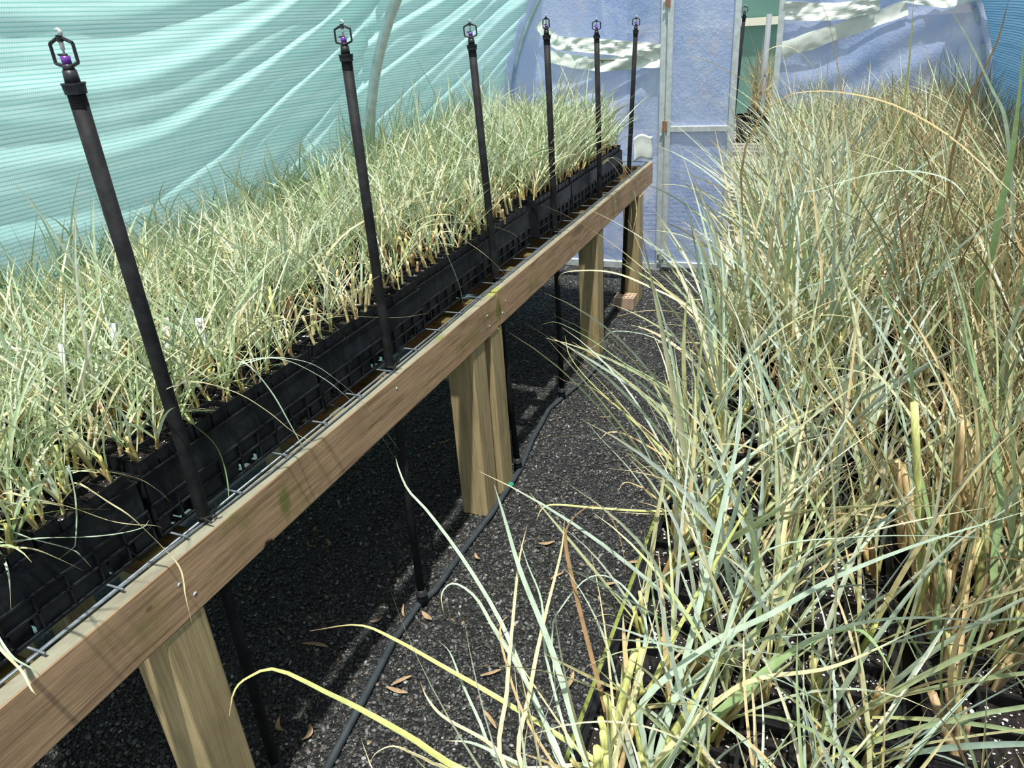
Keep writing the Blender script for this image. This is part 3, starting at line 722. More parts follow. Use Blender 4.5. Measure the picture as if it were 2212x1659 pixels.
def tray_meshes(wd, L, nx, ny):
    t = MB(); px, py = (wd - .012) / nx, (L - .012) / ny; w = .0022
    # outer walls with a lip, then a lattice of cell walls that taper down
    t.box(0, wd, 0, .002, 0, TH); t.box(0, wd, L - .002, L, 0, TH); t.box(0, .002, 0, L, 0, TH); t.box(wd - .002, wd, 0, L, 0, TH)
    t.box(-.003, wd + .003, -.003, .004, TH - .004, TH); t.box(-.003, wd + .003, L - .004, L + .003, TH - .004, TH)
    t.box(-.003, .004, -.003, L + .003, TH - .004, TH); t.box(wd - .004, wd + .003, -.003, L + .003, TH - .004, TH)
    for i in range(nx + 1): t.box(.006 + i * px - w, .006 + i * px + w, .003, L - .003, TH - .03, TH)
    for j in range(ny + 1): t.box(.003, wd - .003, .006 + j * py - w, .006 + j * py + w, TH - .03, TH - .0006)
    s = MB()
    for i in range(nx):
        for j in range(ny): soil_patch(s, .006 + (i + .5) * px, .006 + (j + .5) * py, TH - R_.uniform(.012, .018), px / 2 - .001, py / 2 - .001, R_.randint(20, 44), 6, .003)
    return t.mesh('cell_grid', [M['tray']]), s.mesh('potting_mix', [M['soil'], M['perlite']]), px, py
trays = []; tl = .425
TM = [tray_meshes(b - a, tl, 6 if k < 2 else 5, 8) for k, (a, b) in enumerate(TX)]
tn = ['nearest', 'second', 'third', 'fourth', 'fifth', 'sixth', 'seventh', 'eighth', 'ninth', 'tenth', 'eleventh', 'twelfth']
colname = ['aisle-side', 'middle', 'wall-side']
rcells = []
for j in range(11):
    y0 = .195 + j * .4325 - .0
    if y0 + tl > 4.8: break
    for k, (x0, x1) in enumerate(TX):
        if not (seen((x0, y0 + tl, .9), 60) or seen((x1, y0 + tl, .9), 60)): continue
        g, s, px, py = TM[k]
        t = thing('cell_tray', 'black plastic cell tray under the tall grass, %s line, %s from the camera' % (colname[k], tn[j]), 'tray', (x0, y0, TZ), 0, 'cell trays on the right bench')
        link(bpy.data.objects.new('cell_grid', g), t); link(bpy.data.objects.new('potting_mix', s), t)
    for k, (x0, x1) in enumerate(TX):
        nx = 6 if k < 2 else 5; px = (x1 - x0 - .012) / nx; py = (tl - .012) / 8
        for a in range(8):
            for b in range(nx): rcells.append(dict(x=x0 + .006 + (b + .5) * px, y=y0 + .006 + (a + .5) * py, k=k, row=b + 1 + (0, 6, 12)[k], a=a + 1, j=j))
CULC_A = [lin(196, 194, 104), lin(186, 190, 110), lin(210, 196, 130), lin(190, 160, 104)]
CULC_B = [lin(180, 158, 120), lin(160, 138, 102), lin(196, 174, 132), lin(180, 178, 116)]
VA = [(('blue', 'mixed')[k % 2], *plant(('blue', 'mixed')[k % 2], R_.randint(7, 11), R_.uniform(.32, .44), .7, .0078, R_.randint(2, 3), .10, .0050, CULC_A, (.1, .9), seg=10, wander=.013)) for k in range(16)]
VB = [(('brown', 'mixed', 'brown')[k % 3], *plant(('brown', 'mixed', 'brown')[k % 3], R_.randint(9, 13), R_.uniform(.32, .46), .6, .0060, R_.randint(2, 4), .15, .0066, CULC_B, (.1, .95), tip=TIPD, seg=10, basec=lin(186, 160, 100), wander=.014)) for k in range(16)]
VAM = mk_plant_meshes(VA, 'a'); VBM = mk_plant_meshes(VB, 'b')
rcells = [c for c in rcells if seen((c['x'], c['y'], .9), 160) or seen((c['x'], c['y'], 1.2), 60)]
rcells.sort(key=lambda c: math.dist((c['x'], c['y'], 1.0), CP))
al = Acc(); as_ = Acc(); n_r = 0
for c in rcells:
    y = c['y']
    if R_.random() < (.40 if c['k'] == 0 and y < 1.5 else .38 if y < .8 else .2 if y < 1.6 else .08): continue
    V, VM = (VA, VAM) if c['k'] == 0 else (VB, VBM)
    kk = R_.randrange(len(V))
    s = R_.uniform(.8, 1.15) * (.62 if y < .55 else .75 if y < .8 else .88 if y < 1.3 else 1.0) * ((1.0 if y < 2.5 else .92) if c['k'] == 0 else .94 if y < 2 else .84)
    lean = -.22 if c['row'] <= 2 else -.05
    lean -= max(0, (c['x'] - .35)) * 1.1
    tilt = (lean + R_.uniform(-.2, .16), R_.uniform(-.08, .26)); rz = R_.uniform(0, 6.28)
    ploc = (c['x'] + R_.uniform(-.008, .008), c['y'] + R_.uniform(-.008, .008), TZ + TH - .015)
    if n_r < 300 and (seen((c['x'], c['y'], .95), 10) or seen((c['x'], c['y'], 1.15), 10)):
        n_r += 1
        put_plant('tall_grass', '%s tall grass %s along, %s row from aisle, %s tray from camera, right bench' % (LOOK[V[kk][0]], ORD[c['a']], ORD[c['row']], tn[c['j']]), 'grass', ploc, rz, s, tilt, VM[kk][1], VM[kk][2], 'tall grasses on the right bench')
    else:
        al.add(xf(V[kk][1], ploc, rz, s, tilt)); as_.add(xf(V[kk][2], ploc, rz, s, tilt))
root = link(bpy.data.objects.new('tall_grass_mass', raw_mesh('tall_grass_mass', *keep_in(al.arr(), 1), [M['leaf']], True)))
tag(root, 'dense tall green and brown grasses filling the farther right bench', 'grass', kind='stuff')
o = link(bpy.data.objects.new('tall_grass_stems', raw_mesh('tall_grass_stems', *as_.arr(), [M['stem']], True)), root); o['kind'] = 'stuff'
# ------------------------------------------------------------------ sprinkler risers
def riser(base, foot, top, label, rot):
    """pipe from the hose on the ground, past the bench edge, to the sprinkler head"""
    base, foot, top = map(np.array, (base, foot, top))
    t = thing('sprinkler_riser', label, 'sprinkler', tuple(foot), 0, 'sprinkler risers along the left bench')
    f0 = foot - foot; d = top - base; d /= np.linalg.norm(d); T = top - foot; B = base - foot
    MB().tube([f0, f0 + (B - f0) * .5, B, B + (T - B) * .5, T], .0122, 20).build('pipe', M['pipe'], t, True)
    mb = MB()
    a = np.cross(d, [0, 1, 0]); a /= np.linalg.norm(a); b = np.cross(d, a)
    ca, sa = math.cos(rot), math.sin(rot); a, b = a * ca + b * sa, b * ca - a * sa
    pt = lambda u, v, h: T + (a * u + b * v) * .80 + d * h * .70
    for i in range(8): mb.tube([pt(0, 0, -.026 + i * .003), pt(0, 0, -.0245 + i * .003), pt(0, 0, -.023 + i * .003)], [.0118, .0128, .0118], 20)
    mb.build('thread', M['pipe'], t, True)
    mb = MB(); mb.tube([pt(0, 0, 0), pt(0, 0, .018)], .0148, 24); mb.tube([pt(0, 0, .018), pt(0, 0, .0215)], .0165, 24)
    for i in range(22):
        q = 2 * math.pi * i / 22; u, v = math.cos(q), math.sin(q)
        mb.tube([pt(u * .0165, v * .0165, .001), pt(u * .0175, v * .0175, .018)], [.0016, .0018], 5)
    mb.build('ribbed_nut', M['fit'], t)
    hd = MB(); hd.tube([pt(0, 0, .0215), pt(0, 0, .045)], [.0105, .0095], 18); hd.tube([pt(0, 0, .045), pt(0, 0, .056)], [.0082, .007], 14)
    hdo = hd.build('sprinkler_body', M['fit'], t, True)
    br = MB(); pr = [(0, .049), (.0235, .058), (.0235, .094), (.006, .103), (-.006, .103), (-.0235, .094), (-.0235, .058), (0, .049)]
    for (u0, h0), (u1, h1) in zip(pr, pr[1:]):
        br.tube([pt(u0, 0, h0), pt(u1, 0, h1)], .0024, 6)
    br.tube([pt(0, 0, .097), pt(0, 0, .109)], .0046, 10)
    br.build('bridge_frame', M['fit'], hdo)
    mb = MB(); mb.tube([pt(0, 0, .056), pt(0, 0, .071)], [.0062, .0068], 12); mb.tube([pt(-.004, 0, .0715), pt(.013, 0, .0735)], [.003, .0015], 5, 1); mb.build('spinner', [M['purple'], M['fit']], hdo, True)
    mb = MB(); mb.tube([pt(0, 0, .072), pt(0, 0, .082), pt(0, 0, .0825), pt(0, 0, .097)], [.0014, .0018, .003, .0034], 10)
    mb.tube([pt(-.003, 0, .109), pt(-.006, 0, .115), pt(-.001, 0, .1195), pt(.005, 0, .117)], [.0032, .0028, .0024, .0016], 8)
    mb.build('swivel_pin', M['pale'], hdo, True)
    # cable tie round pipe and mesh wire
    mb = MB(); n = 18
    ring = [B + np.array([.0145 * math.cos(q) + .004, .0155 * math.sin(q), .003]) for q in np.linspace(0, 2 * math.pi, n)]
    mb.tube(ring, .0017, 5); mb.tube([B + np.array([.015, .006, .003]), B + np.array([.024, .012, .012]), B + np.array([.026, .010, .034])], [.0025, .0018, .0014], 5)
    mb.tube([B + np.array([-.012, -.008, .003]), B + np.array([.010, -.012, .002]), B + np.array([.030, -.012, -.002])], .0018, 5)
    mb.build('cable_tie', M['tie'], t)
    mb = MB(); mb.tube([(0, 0, -.005), (0, 0, .05)], .0165, 14); mb.tube([(0, 0, .03), (0, 0, .036)], .0185, 14); mb.build('hose_tee', M['fit'], t, True)
    return t
RIS = [((165, 203), (440, 1112), (.66), 'nearest sprinkler riser, tall and leaning at the left edge', 0.15),
       ((749, 133), (842, 790), None, 'second sprinkler riser, in front of the steel hoop', .2),
       ((1020, 108), (1071, 600), None, 'third sprinkler riser beside the cut cane tubes', .35),
       ((1181, 85), (1199, 500), None, 'fourth sprinkler riser with its head seen nearly edge-on', 1.25),
       ((1289, 83), (1293, 330), None, 'fifth sprinkler riser in front of the tape on the end wall', .1),
       ((1373, 72), (1364, 360), None, 'farthest sprinkler riser leaning near the door post', .1)]
FEET = [(600, 1672), (913, 1300), (1119, 1012), (1214, 858), (1302, 735), (1344, 655)]
for (tp, bp, _, lab, rot), ft in zip(RIS, FEET):
    bx = -1.052 if tp[0] < 1250 else -1.055
    foot = onz(ft, .012); base = onz(bp, .80)
    if tp[0] > 1260: base = onx(bp, -1.06); 
    top = onx(tp, -1.05)
    # keep the pipe in one straight vertical plane through base
    top = onx(tp, base[0] + (base[0] - foot[0]) * .5)
    if tp[0] > 1260:
        yy = base[1] + .0; top = ony(tp, foot[1] + (0 if tp[0] < 1300 else .05)); base = foot + (top - foot) * .5
    riser(base, foot, top, lab, rot)


def smooth(pts, n=26):
    pts = np.array(pts); P = np.concatenate([[2 * pts[0] - pts[1]], pts, [2 * pts[-1] - pts[-2]]]); out = []
    m = len(pts) - 1
    for q in np.linspace(0, m - 1e-6, n):
        i = int(q); t = q - i; a, b, c, d = P[i:i + 4]
        out.append(.5 * ((2 * b) + (c - a) * t + (2 * a - 5 * b + 4 * c - d) * t * t + (3 * b - a - 3 * c + d) * t ** 3))
    return np.array(out)
C_BLUE, C_GRN, C_YEL, C_STR, C_TAN, C_BRN, C_DK = lin(186, 204, 180), lin(158, 184, 128), lin(200, 204, 128), lin(226, 216, 168), lin(204, 178, 130), lin(158, 126, 86), lin(104, 86, 70)
def hero(label, root, blades, canes=(), name='tall_grass', group=None, plane=None):
    """one plant whose long blades were followed one by one; blades run root to tip"""
    root = np.array(root, float); t = thing(name, label, 'grass', tuple(root), 0, group); t['kind'] = 'thing'
    lv = Acc(); st = Acc(); d0 = np.linalg.norm(root - CP)
    for px, w, col, tip, k in blades:
        pts = [root]
        n = len(px)
        for i, p in enumerate(px):
            f = (i + 1) / n
            if plane is None: pts.append(atd(p, d0 * (1 + (k - 1) * f)))
            else:
                xx = root[0] + (k - root[0]) * min(1, f * 1.25) ** .55
                pts.append(onx(p, max(xx, -1.044) if (i and k > -1.06) else xx))
        pts = smooth(pts); 
        lv.add(ribbon(pts - root, w / 1000, col, tip, R_.uniform(-.5, .5), fold=.35))
    for i in range(2): st.add(culm(np.array([R_.uniform(-.008, .008), R_.uniform(-.008, .008), -.01]), np.array([R_.uniform(-.3, .1), R_.uniform(-.1, .3), 1]), R_.uniform(.05, .1), .0048, .0036, C_YEL))
    for px, w, col, k in canes:
        a, b = atd(px[0], d0 * k[0]), atd(px[1], d0 * k[1]); L_ = np.linalg.norm(b - a)
        st.add(culm(a - root, b - a, L_, w / 2000, w / 2400, col, 10))
    link(bpy.data.objects.new('leaf_blades', raw_mesh('leaf_blades', *lv.arr(), [M['leaf']], True)), t)
    link(bpy.data.objects.new('stem', raw_mesh('stem', *st.arr(), [M['stem']], True)), t)
Z9 = lambda p: onz(p, .885)
G = 'long-bladed grasses leaning over the aisle'
hero('aisle-corner grass nearest the camera with long yellow-green blades arching over the gravel', Z9((1318, 1690)), [
    ([(1305, 1659), (1215, 1594), (1070, 1504), (962, 1442), (853, 1381), (774, 1350), (669, 1363)], 6.6, C_YEL, C_BRN, 1.0),
    ([(1150, 1715), (990, 1659), (889, 1594), (781, 1533), (708, 1497), (597, 1446), (535, 1464), (506, 1493), (495, 1547)], 8.5, C_YEL, C_BRN, .96),
    ([(1290, 1650), (1124, 1659), (1052, 1601), (962, 1551), (925, 1511), (907, 1471)], 5, C_STR, C_BRN, 1.0),
    ([(1240, 1680), (980, 1659), (907, 1634), (853, 1612), (817, 1623), (799, 1645)], 5.5, C_STR, C_TAN, .97),
    ([(1200, 1690), (1085, 1659), (1034, 1554), (998, 1475), (972, 1410), (947, 1384)], 4.2, C_BLUE, C_TAN, 1.02),
    ([(1230, 1700), (1100, 1640), (1020, 1605), (960, 1600)], 5, C_BLUE, C_TAN, .98)],
    [([(1304, 1659), (1372, 1405)], 9, C_YEL, (1, .93)), ([(1322, 1659), (1385, 1450)], 8, C_STR, (1, .95)), ([(1340, 1659), (1372, 1560)], 7, C_TAN, (1, .97))], group=G)
hero('blue-green grass beside the corner one, blades crossing upright over the aisle', Z9((1300, 1760)), [
    ([(1222, 1659), (1197, 1601), (1142, 1486), (1081, 1341), (998, 1204), (925, 1106), (882, 1059), (862, 1015), (855, 990)], 5.6, C_BLUE, C_STR, 1.06),
    ([(1251, 1601), (1215, 1475), (1179, 1370), (1124, 1233), (1088, 1113), (1068, 1048)], 7.2, C_BLUE, C_BLUE, .95),
    ([(1215, 1659), (1179, 1565), (1135, 1468), (1070, 1363), (1027, 1290), (980, 1260), (954, 1283), (958, 1323)], 5.2, C_BLUE, C_TAN, 1.0),
    ([(1092, 1659), (1095, 1493), (1106, 1359), (1121, 1214), (1139, 1133)], 4.8, C_STR, C_TAN, .98),
    ([(1128, 1659), (1146, 1486), (1175, 1341), (1211, 1196), (1220, 1120)], 4.8, C_STR, C_TAN, .96),
    ([(1230, 1700), (1130, 1540), (1085, 1400), (1082, 1350), (1100, 1328)], 3.5, C_TAN, C_BRN, 1.0),
    ([(1240, 1640), (1180, 1420), (1170, 1300), (1140, 1220), (1122, 1165)], 3.2, C_BLUE, C_BLUE, 1.02)], group=G)
hero('grass at the bench edge with one brown blade hooked high over the gravel', Z9((1345, 1640)), [
    ([(1323, 1601), (1305, 1522), (1269, 1384), (1244, 1283), (1222, 1178), (1229, 1131), (1269, 1095), (1309, 1102), (1341, 1167), (1352, 1240)], 5.2, C_BRN, C_BRN, .95),
    ([(1375, 1480), (1396, 1348), (1352, 1272), (1305, 1243), (1262, 1254), (1215, 1309), (1193, 1359), (1199, 1480), (1210, 1600)], 4.6, C_BLUE, C_STR, 1.0),
    ([(1352, 1560), (1356, 1480), (1348, 1380), (1346, 1330)], 8, C_TAN, C_STR, 1.0),
    ([(1400, 1500), (1480, 1330), (1600, 1120), (1660, 1010)], 6, C_YEL, C_STR, .92)],
    [([(1345, 1640), (1388, 1400)], 8, C_YEL, (1, .95)), ([(1385, 1500), (1378, 1380)], 6, C_YEL, (1.02, 1))], group=G)
hero('grass with two level straw blades crossing the green bench edge', Z9((1560, 1120)), [
    ([(1500, 1104), (1400, 1104), (1287, 1097), (1200, 1090), (1171, 1099), (1159, 1124)], 4.6, C_YEL, C_TAN, .96),
    ([(1500, 1112), (1400, 1110), (1330, 1106)], 4, C_STR, C_STR, .98),
    ([(1500, 980), (1441, 1079), (1387, 1053), (1351, 1042), (1333, 1064)], 4.5, C_TAN, C_TAN, .98)], group=G)
hero('grass with a broad pale blade sweeping left to the double post', Z9((1575, 960)), [
    ([(1500, 880), (1423, 825), (1351, 786), (1279, 735), (1206, 697), (1170, 701)], 7, C_GRN, C_STR, 1.0),
    ([(1540, 800), (1500, 677), (1387, 612), (1315, 587), (1242, 585), (1210, 594), (1208, 616)], 6, C_STR, C_TAN, 1.15),
    ([(1480, 840), (1430, 740), (1330, 715), (1290, 745), (1240, 770)], 4, C_BLUE, C_BLUE, 1.05)], group=G)
hero('grass with yellow-tipped blades arching low over the aisle beyond the bench middle', Z9((1540, 1110)), [
    ([(1500, 1050), (1423, 963), (1351, 894), (1279, 829), (1232, 771), (1221, 726)], 7, C_YEL, C_STR, 1.0),
    ([(1430, 960), (1333, 880), (1279, 838), (1224, 824), (1205, 813)], 4, C_TAN, C_TAN, 1.02),
    ([(1450, 1150), (1420, 1093), (1387, 1050), (1351, 1003), (1286, 934), (1266, 903)], 5, C_BLUE, C_STR, .97),
    ([(1478, 1014), (1423, 977), (1351, 938), (1315, 934), (1297, 948)], 4.5, C_TAN, C_TAN, .97)], group=G)
hero('grass with a wide green blade folded over the near trays', Z9((1400, 1690)), [
    ([(1480, 1600), (1552, 1541), (1666, 1440), (1758, 1380), (1840, 1358), (1886, 1385), (1932, 1463)], 13, C_GRN, C_GRN, .92),
    ([(1391, 1600), (1391, 1513), (1529, 1394), (1666, 1326), (1803, 1248), (1986, 1175), (2212, 1106)], 8, C_BLUE, C_BLUE, .80),
    ([(1420, 1560), (1529, 1440), (1640, 1300), (1760, 1180), (1850, 1100)], 8, C_BLUE, C_STR, .9),
    ([(1440, 1620), (1600, 1480), (1800, 1440), (2000, 1350)], 7, C_STR, C_BLUE, .85),
    ([(1500, 1640), (1560, 1400), (1640, 1200), (1850, 1160), (2100, 1160), (2212, 1170)], 6, C_BLUE, C_BLUE, .82),
    ([(1430, 1600), (1500, 1350), (1560, 1100), (1600, 900), (1590, 700)], 7, C_BLUE, C_STR, .9)],
    [([(1420, 1640), (1560, 1420)], 8, C_YEL, (1, .93))], group=G)
hero('grass with a thick furred yellow cane rising from a torn tan sheath', Z9((1992, 1330)), [
    ([(2009, 1426), (2028, 1312), (2032, 1243), (2014, 1156), (1986, 1014), (1940, 900), (1900, 780)], 10, C_GRN, C_GRN, .86),
    ([(1990, 1100), (1975, 870), (1955, 740), (1900, 600), (1860, 470)], 9, C_GRN, C_STR, .8),
    ([(2137, 1358), (2147, 1220), (2160, 1060), (2137, 900), (2090, 740), (2075, 600)], 9, C_GRN, C_GRN, .84),
    ([(1975, 1100), (1950, 900), (1890, 700), (1830, 560)], 7, C_BLUE, C_STR, .85),
    ([(2040, 1250), (2120, 1100), (2180, 1000), (2212, 900)], 6, C_TAN, C_BRN, .9)],
    [([(1996, 1330), (1975, 870)], 10, C_YEL, (1, .86)), ([(1985, 1260), (1955, 1000)], 14, C_TAN, (1.0, .95)), ([(2000, 1330), (2003, 1230)], 13, C_TAN, (.99, .97)), ([(2060, 1180), (2078, 900)], 13, C_TAN, (1.02, .92)), ([(1950, 1180), (1936, 995)], 13, C_TAN, (1.05, .98))], group=G)
hero('grass whose whitish blade arches in a bow over the middle tray line', Z9((1700, 800)), [
    ([(1700, 560), (1730, 430), (1767, 411), (1859, 382), (1932, 369), (2006, 374), (2061, 396), (2097, 440)], 7, C_BLUE, C_BLUE, .7),
    ([(1800, 700), (1900, 640), (2006, 602), (2061, 543), (2134, 488), (2212, 440)], 8, C_BLUE, C_STR, .6)], group=G)
hero('grass sending thin brown arches above the door side of the right bench', Z9((1790, 620)), [
    ([(1860, 500), (1848, 330), (1833, 279), (1818, 206), (1807, 128), (1789, 44), (1767, -5)], 5.5, C_TAN, C_DK, .8),
    ([(1850, 480), (1830, 294), (1804, 220), (1767, 158), (1730, 114), (1694, 99), (1664, 105), (1639, 128)], 5, C_STR, C_BRN, .85),
    ([(1790, 500), (1767, 312), (1730, 264), (1675, 217), (1620, 180), (1565, 150), (1510, 125), (1473, 125), (1455, 143)], 5, C_TAN, C_DK, .8),
    ([(1900, 480), (1929, 367), (1943, 275), (1958, 184), (1969, 73), (1973, -5)], 6, C_YEL, C_TAN, .75)], group=G)
hero('grass with a long tan blade drooping to the right frame edge', Z9((1640, 760)), [
    ([(1600, 400), (1640, 260), (1694, 213), (1730, 200), (1804, 198), (1914, 220), (2024, 275), (2116, 349), (2207, 437)], 6, C_TAN, C_STR, .6)], group=G)
hero('tall grass at the right frame edge with broad green blades', Z9((2150, 960)), [
    ([(2110, 660), (2142, 550), (2164, 440), (2186, 330), (2200, 220), (2212, 80)], 11, C_GRN, C_GRN, .72),
    ([(2190, 700), (2185, 400), (2171, 257), (2142, 191), (2097, 95), (2039, -5)], 7, C_BLUE, C_GRN, .7),
    ([(2060, 760), (2030, 560), (2010, 480)], 9, C_GRN, C_GRN, .85),
    ([(2100, 640), (2050, 420), (2080, 250), (2150, 100), (2180, -5)], 5, C_BRN, C_DK, .75)], group=G)
G = 'long-bladed seedlings spilling over the near left crates'
ZL = lambda p, x: onx(p, x)
hero('seedling whose bright yellow blade falls across the front beam face', ZL((140, 1060), -1.12), [
    ([(166, 1043), (235, 1085), (289, 1121), (362, 1193), (391, 1233), (401, 1290), (414, 1343)], 5.2, C_STR, C_STR, -.93),
    ([(145, 1040), (145, 1005), (159, 1052), (165, 1106), (163, 1171), (155, 1186), (128, 1207)], 5, C_BLUE, C_STR, -1.05),
    ([(140, 1030), (200, 1015), (290, 1030), (340, 1058), (369, 1085)], 3.6, C_STR, C_TAN, -1.03)], name='grass_seedling', group=G, plane=1)
hero('seedling at the left frame edge with level blades over the nearest crate side', ZL((-40, 1150), -1.12), [
    ([(0, 1070), (54, 1072), (152, 1095), (235, 1124), (289, 1133), (333, 1135), (354, 1142)], 4.2, C_STR, C_STR, -1.02),
    ([(0, 1142), (72, 1164), (152, 1186), (174, 1200), (197, 1225)], 5, C_BLUE, C_STR, -1.03),
    ([(0, 1178), (72, 1186), (127, 1207), (181, 1233)], 5, C_STR, C_STR, -1.03),
    ([(0, 1171), (90, 1162), (181, 1160), (253, 1153), (307, 1140), (322, 1124)], 4, C_BLUE, C_YEL, -1.02),
    ([(0, 1196), (18, 1240), (24, 1316)], 4.5, C_BLUE, C_STR, -1.04),
    ([(-10, 1030), (40, 1010), (130, 1008), (230, 1018), (310, 1040)], 5, C_GRN, C_STR, -1.05),
    ([(-15, 1130), (60, 1115), (150, 1100), (240, 1100)], 5, C_YEL, C_STR, -1.05)], name='grass_seedling', group=G, plane=1)
hero('seedling at the lower left frame edge drooping onto the beam top', ZL((-60, 1330), -1.11), [
    ([(-20, 1350), (0, 1384), (29, 1421), (72, 1446), (94, 1468)], 5, C_BLUE, C_STR, -.95),
    ([(-20, 1360), (0, 1400), (47, 1450), (70, 1492), (96, 1513)], 4.5, C_STR, C_STR, -.93)], name='grass_seedling', group=G, plane=1)
hero('seedling by the nearest riser with a curved blade hanging at the mesh wires', ZL((380, 905), -1.13), [
    ([(395, 890), (416, 915), (463, 958), (485, 1009), (494, 1070), (485, 1103)], 4.4, C_GRN, C_STR, -1.03),
    ([(350, 860), (409, 824), (506, 846), (579, 889), (633, 933), (687, 962), (720, 989)], 4.2, C_STR, C_TAN, -.94),
    ([(362, 878), (398, 886), (450, 884), (495, 907)], 3.6, C_STR, C_STR, -1.07),
    ([(360, 900), (380, 889), (470, 886), (542, 878), (644, 868)], 5.5, C_GRN, C_YEL, -1.06),
    ([(340, 870), (330, 835), (430, 812), (560, 838), (640, 862), (672, 878)], 6, C_YEL, C_YEL, -1.06)], name='grass_seedling', group=G, plane=1)
hero('seedling in the second crate with silvery blades arching over the beam', ZL((470, 850), -1.15), [
    ([(500, 800), (542, 781), (597, 772), (669, 784), (723, 817), (790, 875), (845, 948), (863, 974)], 4.6, C_BLUE, C_BLUE, -.9),
    ([(500, 800), (542, 776), (615, 777), (690, 812), (741, 850), (800, 907), (852, 988)], 4.0, C_BLUE, C_STR, -.88),
    ([(500, 790), (535, 788), (586, 846), (626, 915), (662, 980), (691, 1032)], 3.8, C_BLUE, C_STR, -.93),
    ([(480, 810), (560, 760), (620, 725), (690, 712), (730, 725), (770, 768)], 4, C_YEL, C_STR, -1.07),
    ([(480, 830), (560, 812), (620, 802), (685, 800)], 3.6, C_STR, C_STR, -1.1)], name='grass_seedling', group=G, plane=1)
hero('seedling near the second riser with one level straw blade', ZL((600, 700), -1.15), [
    ([(650, 685), (700, 677), (790, 684), (863, 686), (928, 676)], 3.6, C_STR, C_STR, -1.02),
    ([(640, 690), (700, 690), (745, 730), (760, 790)], 3, C_TAN, C_BRN, -1.06)], name='grass_seedling', group=G, plane=1)
hero('seedling by the third riser with straw blades hanging to the mesh', ZL((880, 560), -1.15), [
    ([(900, 500), (960, 482), (1040, 484), (1100, 500), (1130, 522)], 3.6, C_STR, C_STR, -1.03),
    ([(930, 500), (960, 540), (990, 610), (1003, 668)], 3.4, C_BLUE, C_STR, -1.03),
    ([(960, 500), (1020, 530), (1070, 570), (1117, 622)], 3.4, C_STR, C_STR, -.92)], name='grass_seedling', group=G, plane=1)
hero('straggly seedling in a far crate trailing pale blades over the beam', ZL((1290, 370), -1.12), [
    ([(1320, 340), (1350, 370), (1370, 430), (1385, 520)], 4, C_STR, C_STR, -.9), ([(1320, 340), (1360, 380), (1375, 450), (1366, 505)], 4, C_STR, C_STR, -.9),
    ([(1310, 345), (1340, 380), (1362, 440), (1362, 500)], 4, C_STR, C_TAN, -.9), ([(1330, 340), (1380, 400), (1390, 470)], 4, C_BLUE, C_STR, -.9)], name='grass_seedling', group=G, plane=1)

# white plant tags
def ptag(px, x, h, w, ang, label, txt=None, zroot=.905):
    p = onx(px, x); L_ = h; t = thing('plant_tag', label, 'plant tag', (p[0], p[1], p[2] - h), 0); t.rotation_euler = (-.12, .1, ang)
    MB().add([(-w / 2, -.0003, h), (w / 2, -.0003, h), (w / 2, -.0003, .02), (.0, -.0003, -.01), (-w / 2, -.0003, .02), (-w / 2, .0003, h), (w / 2, .0003, h), (w / 2, .0003, .02), (.0, .0003, -.01), (-w / 2, .0003, .02)],
             [(0, 1, 2, 3, 4), (9, 8, 7, 6, 5), (0, 5, 6, 1), (1, 6, 7, 2), (2, 7, 8, 3), (3, 8, 9, 4), (4, 9, 5, 0)]).build('tag_blade', M['tagw'], t)
    if txt:
        cu = bpy.data.curves.new('writing', 'FONT'); cu.body = txt; cu.size = .013; cu.materials.append(M['ink']); cu.extrude = .0001
        o_ = bpy.data.objects.new('tmp', cu); COL.objects.link(o_); bpy.context.view_layer.update(); me = bpy.data.meshes.new_from_object(o_.evaluated_get(bpy.context.evaluated_depsgraph_get())); bpy.data.objects.remove(o_); o = bpy.data.objects.new('writing', me); COL.objects.link(o); o.parent = t; o.rotation_euler = (math.pi / 2, math.pi / 2, 0); o.location = (-.004, -.0008, h - .008)
ptag((420, 690), -1.19, .07, .017, .5, 'white plant tag with pencil marks right of the nearest riser', '/ IE')
ptag((345, 690), -1.3, .07, .02, .7, 'broad white plant tag half hidden beside the nearest riser')
ptag((232, 700), -1.33, .06, .014, .2, 'narrow white plant tag left of the nearest riser, deep in the seedlings')
ptag((120, 745), -1.25, .05, .014, 0, 'small white plant tag near the left frame edge among the seedlings')
ptag((1905, 790), .245, .11, .028, .2, 'wide white plant tag standing between the right tray lines')
ptag((1925, 985), .165, .09, .010, 1.2, 'white plant tag seen edge-on in the gap between trays')

p_ = ony((1392, 318), 4.58)
t = thing('plastic_sheet', 'pale folded plastic sheet standing on the far end of the left bench', 'sheet', (p_[0], 4.58, BT + .02), 0)
vs = []; n_ = 10
for i in range(n_ + 1):
    for j in range(n_ + 1): vs.append((-.04 + .07 * i / n_ + .002 * math.sin(j * .6), -.10 + .2 * i / n_ + .004 * math.sin(i * .9 + j * .3), .14 * j / n_ + .015 * math.sin(i * .5)))
o = MB().add(vs, [(i * (n_ + 1) + j, (i + 1) * (n_ + 1) + j, (i + 1) * (n_ + 1) + j + 1, i * (n_ + 1) + j + 1) for i in range(n_) for j in range(n_)]).build('sheet_fold', M['tape'], t, True)
sd = o.modifiers.new('thick', 'SOLIDIFY'); sd.thickness = .001
